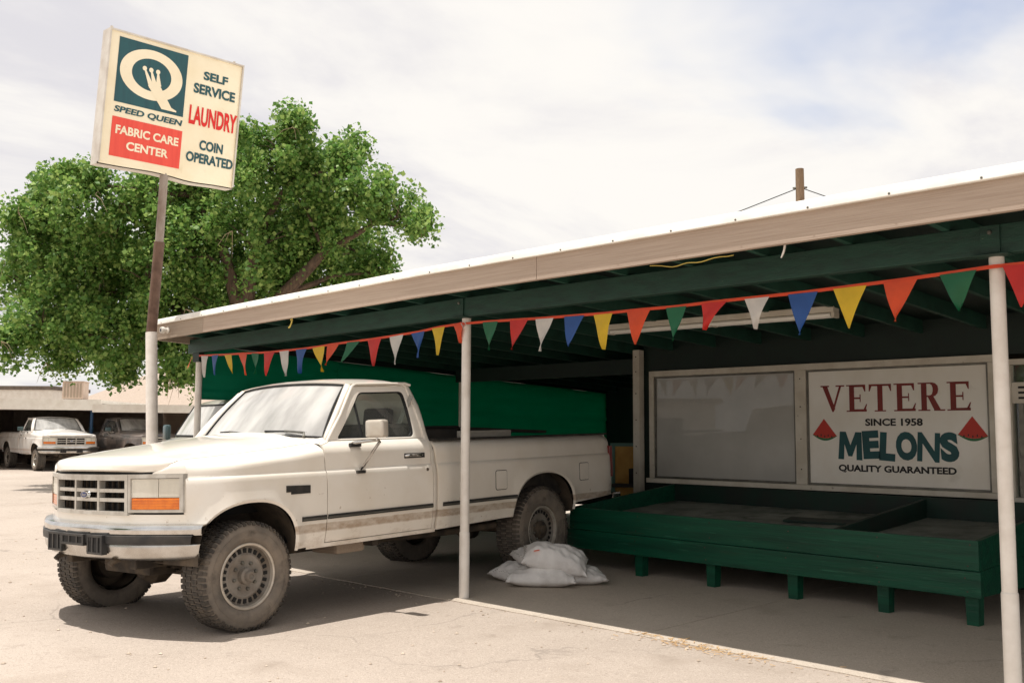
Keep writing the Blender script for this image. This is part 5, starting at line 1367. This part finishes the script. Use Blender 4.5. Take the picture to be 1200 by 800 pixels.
# clutter in its dark back
for k, (x, y, w_, h_, mt) in enumerate(((-4.6, 5.2, .9, 1.1, 'dark_plank'), (-3.5, 6.9, 1.2, 1.5, 'chassis'))):
    st_ = thing('storage_shelf', ('dark storage shelf near the open side of the carport', 'wide dark storage shelf at the back of the carport')[k], 'shelf', far(-15.5 + x, 34 + y, LOT), (0, 0, FROT))
    for s_ in (-1, 1): MB().span((s_ * w_ / 2 - .03, -.25, 0), (s_ * w_ / 2 + .03, .25, h_)).build('upright', mt, st_)
    for z in (.1, h_ * .5, h_ - .05): MB().span((-w_ / 2 + .03, -.25, z), (w_ / 2 - .03, .25, z + .04)).build('shelf_board', mt, st_)
cp2 = thing('lean_to', 'low lean-to roof over the dark pickup, next to the blue carport post', 'lean-to', far(-11.6, 35, 0), (0, 0, FROT))
slanted('roof', [(-2.85, -.5), (1.7, .6), (1.7, 6.5), (-2.85, 6.5)], 2.14, 2.24, 'house_white', cp2)
slanted('fascia', [(-2.85, -.62), (1.72, .48), (1.72, .60), (-2.85, -.501)], 1.98, 2.26, 'house_white', cp2)
cb('back_wall', (-2.85, 6.4, -.03), (1.7, 6.55, 2.14), 'house_wall', cp2)
cb('end_wall', (1.56, .8, -.03), (1.70, 6.39, 2.14), 'house_wall', cp2)
MB().tube([(1.35, .65, -.03), (1.35, .65, 2.14)], .05, 10).build('post', 'white_post', cp2, smooth=True)
ev = thing('evaporative_cooler', 'tan louvred evaporative cooler box on the carport roof', 'cooler', far(-15.85, 36.2, 2.42), (0, 0, FROT + .15))
MB().span((-.36, -.36, .06), (.36, .36, .66)).build('cooler_body', 'house_wall', ev, bevel=.01)
for k in range(6): MB().box((-.27 + .108 * k, -.365, .36), (.05, .02, .5)).build('louvre', 'fascia_dull', ev)
MB().span((-.38, -.38, .6605), (.38, .38, .70)).build('cooler_lid', 'house_wall', ev)
for a in (-.3, .3):
    for b in (-.3, .3): MB().span((a - .02, b - .02, 0), (a + .02, b + .02, .06)).build('foot', 'chassis', ev)
hs = thing('house', 'tan hip roofed bungalow behind the lean-to and the big tree', 'house', far(-15.8, 46, 0), (0, 0, FROT))
cb('wall', (-3.4, -1.5, -.03), (3.6, 5.5, 2.50), 'house_wall', hs)
rv = [(-3.9, -2.0, 2.48), (4.1, -2.0, 2.48), (4.1, 6.0, 2.48), (-3.9, 6.0, 2.48), (-.6, 2.0, 4.5), (.9, 2.0, 4.5)]
rf_ = MB().add(rv, [(0, 1, 5, 4), (1, 2, 5), (2, 3, 4, 5), (3, 0, 4), (0, 3, 2, 1)]).build('roof', 'house_roof', hs)
for k in range(3):
    w_ = cb('window', (-2.6 + 2.2 * k, -1.53, 1.0), (-1.6 + 2.2 * k, -1.501, 2.0), 'white_frame', hs); cb('pane', (-2.52 + 2.2 * k, -1.545, 1.08), (-1.68 + 2.2 * k, -1.531, 1.92), 'black', w_, 0)
for (r, d, w_, dp, h_, lb) in ((-29.5, 58, 5.5, 5, 3.7, 'small flat roofed white building far beyond the carport'),):
    wb_ = thing('white_building', lb, 'building', far(r, d, 0), (0, 0, FROT))
    cb('wall', (-w_ / 2, 0, -.03), (w_ / 2, dp, h_), 'house_white', wb_); cb('parapet', (-w_ / 2 - .08, -.08, h_ + .001), (w_ / 2 + .08, dp + .08, h_ + .22), 'grey_shed', wb_)
    for k in range(3):
        w2 = cb('window', (-2.2 + 1.6 * k, -.03, 1.2), (-1.2 + 1.6 * k, -.001, 2.4), 'white_frame', wb_); cb('pane', (-2.12 + 1.6 * k, -.045, 1.28), (-1.28 + 1.6 * k, -.031, 2.32), 'black', w2, 0)

# utility pole behind the canopy
up = thing('utility_pole', 'tall weathered wooden utility pole rising above the canopy roof', 'utility pole', (-7.66, 19.48, -.03))
MB().tube([(0, 0, 0), (0, 0, 8.80)], [.15, .115], 12).build('pole', 'pole_wood', up, smooth=True)
MB().tube([(-.14, -.14, 8.25), (.14, .14, 8.27)], .03, 6).build('insulator', 'alu', up)
def wire(a, b, sag, lb):
    P = [Vector(a) + (Vector(b) - Vector(a)) * t - Vector((0, 0, sag * math.sin(PI * t))) for t in frange(0, 1, 24)]
    tag(MB().tube(P, .014, 5).build('power_line', 'wire'), lb, 'power line')
wire((-7.70, 19.44, 8.22), (-15.9, 12.1, 4.62), .25, 'thin dark power line dropping from the tall utility pole towards the big tree')
wire((-7.62, 19.52, 8.22), (-3.7, 24.1, 6.62), .12, 'thin dark power line dropping from the tall utility pole, away from the big tree')
for (x, y, h_, lb) in ((-15.9, 12.1, 4.7, 'short wooden service pole beside the big tree behind the canopy'), (-3.7, 24.1, 6.7, 'plain wooden pole on the side of the tall utility pole away from the tree')):
    sp_o = thing('service_pole', lb, 'utility pole', (x, y, -.03))
    MB().tube([(0, 0, 0), (0, 0, h_)], [.12, .09], 10).build('pole', 'pole_wood', sp_o, smooth=True)
    MB().tube([(-.11, -.11, h_ - .06), (.11, .11, h_ - .05)], .025, 6).build('insulator', 'alu', sp_o)

# =================================================================== TREE
lm = mat('leaf', srgb(84, 124, 44), .5)
t_, b_ = nodes_of(lm)
gi = t_.nodes.new('ShaderNodeNewGeometry'); rp = t_.nodes.new('ShaderNodeValToRGB')
cr = rp.color_ramp; cr.elements[0].color = (*srgb(80, 120, 54), 1); cr.elements[1].color = (*srgb(164, 187, 104), 1)
e = cr.elements.new(.5); e.color = (*srgb(110, 148, 68), 1)
t_.links.new(gi.outputs['Random Per Island'], rp.inputs[0]); t_.links.new(rp.outputs[0], b_.inputs['Base Color'])
tl_ = t_.nodes.new('ShaderNodeBsdfTranslucent'); t_.links.new(rp.outputs[0], tl_.inputs[0])
mx_ = t_.nodes.new('ShaderNodeMixShader'); mx_.inputs[0].default_value = .42
t_.links.new(b_.outputs[0], mx_.inputs[1]); t_.links.new(tl_.outputs[0], mx_.inputs[2])
t_.links.new(mx_.outputs[0], [n for n in t_.nodes if n.type == 'OUTPUT_MATERIAL'][0].inputs[0])
b_.inputs['Specular IOR Level'].default_value = .4
LOBES = [(1.74, -0.18, 8.08, 0.83), (1.53, -0.93, 7.56, 0.9), (-0.42, 0.17, 8.16, 0.81), (1.9, 0.9, 7.75, 0.81), (3.29, 1.19, 6.7, 0.82), (3.71, 1.86, 6.34, 0.67), (3.46, 2.68, 6.31, 0.31), (1.14, 2.62, 5.91, 0.91), (1.99, 2.6, 5.31, 0.47), (0.61, 1.29, 6.66, 1.32), (-1.25, 2.49, 7.13, 1.19), (1.2, -0.46, 5.59, 1.49), (-0.74, 0.67, 6.0, 1.34), (-0.58, -0.96, 6.6, 1.2), (-2.6, 0.08, 7.07, 1.08), (-0.57, -2.14, 6.61, 1.04), (-2.67, -1.18, 7.1, 0.93), (-1.21, -2.85, 6.9, 0.8), (-1.49, -3.83, 6.47, 0.82), (-2.8, -4.25, 6.31, 0.48), (-4.48, -2.99, 5.66, 1.2), (-6.74, -2.19, 6.03, 1.08), (-4.5, -3.81, 4.91, 0.81), (-3.2, -2.2, 5.28, 1.39), (-5.38, -1.31, 5.62, 1.25), (-2.22, -1.2, 4.96, 1.39), (-4.32, -0.22, 5.28, 1.25), (-2.44, -4.02, 3.68, 0.95), (-4.74, -3.24, 3.91, 0.85), (-1.99, -3.02, 3.53, 1.16), (-4.21, -2.15, 3.73, 1.05), (-1.99, -1.57, 3.53, 1.09), (-4.12, -0.61, 3.72, 0.98), (-1.35, -0.73, 3.23, 0.71), (-4.05, -3.03, 3.02, 0.55), (-2.92, -1.78, 2.82, 0.38), (-2.96, -4.43, 3.29, 0.51), (0.5, 0.68, 4.89, 1.21), (-1.41, 1.85, 5.21, 1.09), (1.25, 1.7, 5.14, 0.97), (-0.58, 2.95, 5.48, 0.87), (-0.34, -0.55, 4.22, 1.19), (-2.36, 0.53, 4.48, 1.07), (-0.46, -1.52, 2.68, 0.4), (-3.04, -3.78, 7.25, 0.33), (2.11, 0.03, 8.55, 0.4), (-0.81, -0.21, 8.49, 0.47), (1.5, 1.9, 8.46, 0.47), (-1.0, -2.2, 4.9, 1.0), (-2.4, -3.3, 5.2, 1.05), (-1.8, -2.6, 6.0, 0.9), (-3.4, -3.9, 5.6, 0.9), (-0.2, -1.6, 5.4, 1.0), (1.6, 0.6, 6.9, 0.9), (2.3, 1.2, 5.9, 0.8), (-0.3, -1.2, 7.3, 0.5), (2.6, 0.9, 7.75, 0.35), (-1.6, -3.3, 7.3, 0.32), (-2.6, -4.0, 7.0, 0.3), (3.4, 1.6, 7.0, 0.35)]
rng = np.random.default_rng(11)
def leaf_mesh(lobes, dens, size):
    cs = []
    for (x, y, z, r) in lobes:
        n = max(4, int(15 * r * r))
        d = rng.normal(size=(n, 3)); d /= np.linalg.norm(d, axis=1)[:, None]
        rad = r * (rng.random(n) ** .42) * (1 + .22 * rng.normal(size=n))
        c = np.array([x, y, z]) + d * rad[:, None] * np.array([1, 1, .9])
        ns = int(3 + 5 * r); ds = rng.normal(size=(ns, 3)); ds[:, 2] = abs(ds[:, 2]) + .25; ds /= np.linalg.norm(ds, axis=1)[:, None]
        c = np.concatenate([c, np.array([x, y, z]) + ds * (r * (.9 + .25 * rng.random((ns, 1))))]); n = len(c)
        k = int(dens)
        sp_ = rng.normal(size=(n, k, 3)); sp_ /= np.linalg.norm(sp_, axis=2)[:, :, None]
        sr = (.13 + .16 * rng.random((n, 1, 1))) * (rng.random((n, k, 1)) ** .62) * 1.9
        L = c[:, None, :] + sp_ * sr * np.array([.92, .92, 1.15])
        cs.append(L.reshape(-1, 3))
    Pts = np.concatenate(cs); N = len(Pts)
    nrm = rng.normal(size=(N, 3)) + np.array([0.1, -.1, .55]); nrm /= np.linalg.norm(nrm, axis=1)[:, None]
    a = np.cross(nrm, rng.normal(size=(N, 3))); a /= np.linalg.norm(a, axis=1)[:, None]
    b = np.cross(nrm, a)
    s = size * (.55 + 1.0 * rng.random((N, 1)) ** 1.6)
    V = np.empty((N, 4, 3))
    V[:, 0] = Pts - a * s * .55; V[:, 1] = Pts + b * s * .46 - a * s * .08 + nrm * s * .10
    V[:, 2] = Pts + a * s * .55; V[:, 3] = Pts - b * s * .46 - a * s * .08 + nrm * s * .10
    me = bpy.data.meshes.new('crown'); me.vertices.add(N * 4); me.loops.add(N * 4); me.polygons.add(N)
    me.vertices.foreach_set('co', V.reshape(-1)); me.loops.foreach_set('vertex_index', np.arange(N * 4, dtype=np.int32))
    me.polygons.foreach_set('loop_start', np.arange(0, N * 4, 4, dtype=np.int32)); me.polygons.foreach_set('loop_total', np.full(N, 4, dtype=np.int32))
    me.update(calc_edges=True); me.materials.append(lm)
    return me
tree = thing('cottonwood_tree', 'huge bright green cottonwood tree behind the canopy and the laundry sign', 'tree', (-15.43, 6.72, -.03))
LOBES = [(x * .97, y * .97, z * (.975 if z > 6.5 else 1), r * rt0) for (x, y, z, r), rt0 in zip(LOBES, np.random.default_rng(5).uniform(.72, .98, len(LOBES)))]
me = leaf_mesh(LOBES, 190, .092)
cr_o = bpy.data.objects.new('crown', me); col.objects.link(cr_o); cr_o.parent = tree
tk = MB()
tk.tube([(0, .1, -.1), (.1, 0, 1.0), (.3, -.2, 2.6), (.50, -.36, 4.1)], [.55, .42, .36, .32], 14)
tk.build('trunk', 'bark', tree, smooth=True)
forks = [[(.48, -.34, 4.0), (.40, -.6, 4.9), (.28, -.85, 5.8), (-.1, -1.4, 6.9)], [(.50, -.36, 4.0), (.75, -.32, 5.0), (.95, -.25, 6.0), (1.5, .2, 7.3)], [(.4, -.3, 3.3), (1.2, .3, 4.6), (2.0, .9, 5.6), (3.0, 1.7, 6.3)], [(.3, -.2, 2.6), (-1.0, -.4, 3.9), (-2.6, -1.0, 4.8), (-4.0, -2.0, 5.2)]]
nodes_ = []
for f in forks:
    MB().tube(f, [.22, .16, .10, .04], 10).build('limb', 'bark', tree, smooth=True); nodes_ += f[1:]
rt = random.Random(3)
for (x, y, z, r) in LOBES:
    q = min(nodes_, key=lambda n: (Vector(n) - Vector((x, y, z))).length + (2 if n[2] > z else 0)); a, b = Vector(q), Vector((x, y, z))
    m1 = (a + b) / 2 + Vector((rt.uniform(-.25, .25), rt.uniform(-.25, .25), rt.uniform(-.1, .3)))
    mb = MB().tube([a, m1, b], [.07, .045, .02], 6)
    for k in range(4):
        e_ = b + Vector((rt.gauss(0, 1), rt.gauss(0, 1), rt.gauss(.2, .8))).normalized() * r * .8
        mb.tube([m1.lerp(b, .6 + .1 * k), (b + e_) / 2 + Vector((0, 0, .05)), e_], [.025, .016, .006], 5)
    tag(mb.build('branches', 'bark', tree, smooth=True), kind='stuff')
# dead pale twigs hanging in the crown
mb = MB()
for k in range(40):
    x, y, z, r = rt.choice(LOBES); b = Vector((x, y, z)) + Vector((rt.uniform(.2, .9), rt.uniform(-.9, -.2), rt.uniform(-.5, .3))) * r * 1.15
    for j in range(3):
        d = Vector((rt.uniform(-.5, .5), rt.uniform(-.5, .5), rt.uniform(-.9, .1))) * rt.uniform(.4, .8)
        mb.tube([b, b + d * .5 + Vector((0, 0, .08)), b + d], [.010, .007, .003], 4, cap=False)
tag(mb.build('dead_twigs', 'twig', tree), kind='stuff')
# the same kind of tree and a pale house across the lot, which the shop window mirrors
t2 = thing('mirrored_tree', 'leafy tree across the lot, seen only as a reflection in the shop window', 'tree', (-11.0, -24.0, -.03), (0, 0, 2.3))
t2.scale = (.8, .8, .8)
for ch in list(tree.children):
    if ch.name.split('.')[0] in ('crown', 'trunk', 'limb'):
        c = ch.copy(); col.objects.link(c); c.parent = t2
h2 = thing('mirrored_house', 'pale flat house across the lot, seen only as a reflection in the shop window', 'house', (-27, -27, 0), (0, 0, -.8))
cb('wall', (-5, -3, -.03), (5, 3, 2.8), 'house_white', h2); cb('roof', (-5.3, -3.3, 2.801), (5.3, 3.3, 3.05), 'grey_shed', h2)
for k in range(3): cb('window', (-3.8 + 3 * k, 3.001, 1), (-2.6 + 3 * k, 3.03, 2.1), 'black', h2)

# =================================================================== SMALL DEBRIS
rd = random.Random(9)
mb = MB()
for k in range(900):
    x = rd.uniform(-7, 6.5); y = rd.uniform(-5.5, -.2)
    if k % 3 == 0: y = -.13 - abs(rd.gauss(0, .12))
    s = rd.choice((.006, .008, .010, .014)) * rd.uniform(.6, 1.2); zz = LOT + s * .25
    v = [(x + s * rd.uniform(.7, 1.3) * a, y + s * rd.uniform(.7, 1.3) * b, zz + s * .6 * c) for a, b, c in ((1, 0, 0), (0, 1, 0), (-1, 0, 0), (0, -1, 0), (0, 0, 1), (0, 0, -1))]
    mb.add(v, [(0, 1, 4), (1, 2, 4), (2, 3, 4), (3, 0, 4), (1, 0, 5), (2, 1, 5), (3, 2, 5), (0, 3, 5)])
tag(mb.build('gravel', 'pebble', merge=False), 'loose pale gravel scattered over the lot', 'gravel', kind='stuff')
mb = MB()
for k in range(150):
    x = 2.45 + rd.gauss(0, .32); y = -.15 + rd.gauss(0, .05) + .03 * math.sin(x * 4); a = rd.uniform(0, PI); l = rd.uniform(.02, .06)
    z = (SLOPE * y + .004) if y > -.13 else LOT + .004
    d = Vector((math.cos(a), math.sin(a), 0)) * l; mb.beam(Vector((x, y, z + .002)), Vector((x, y, z + .004)) + d, .004, .002)
tag(mb.build('straw', 'straw', merge=False), 'orange straw litter along the slab edge', 'straw', kind='stuff')
wd_ = thing('weed', 'small yellow green weed growing from a crack in the lot', 'weed', (1.55, -3.30, LOT))
for k in range(9):
    a = rd.uniform(0, 2 * PI); l = rd.uniform(.03, .06)
    MB().add([(0, 0, 0), (.006, .004, .01), (math.cos(a) * l, math.sin(a) * l, .025), (-.004, .006, .01)], [(0, 1, 2, 3)]).build('blade', 'weed', wd_)
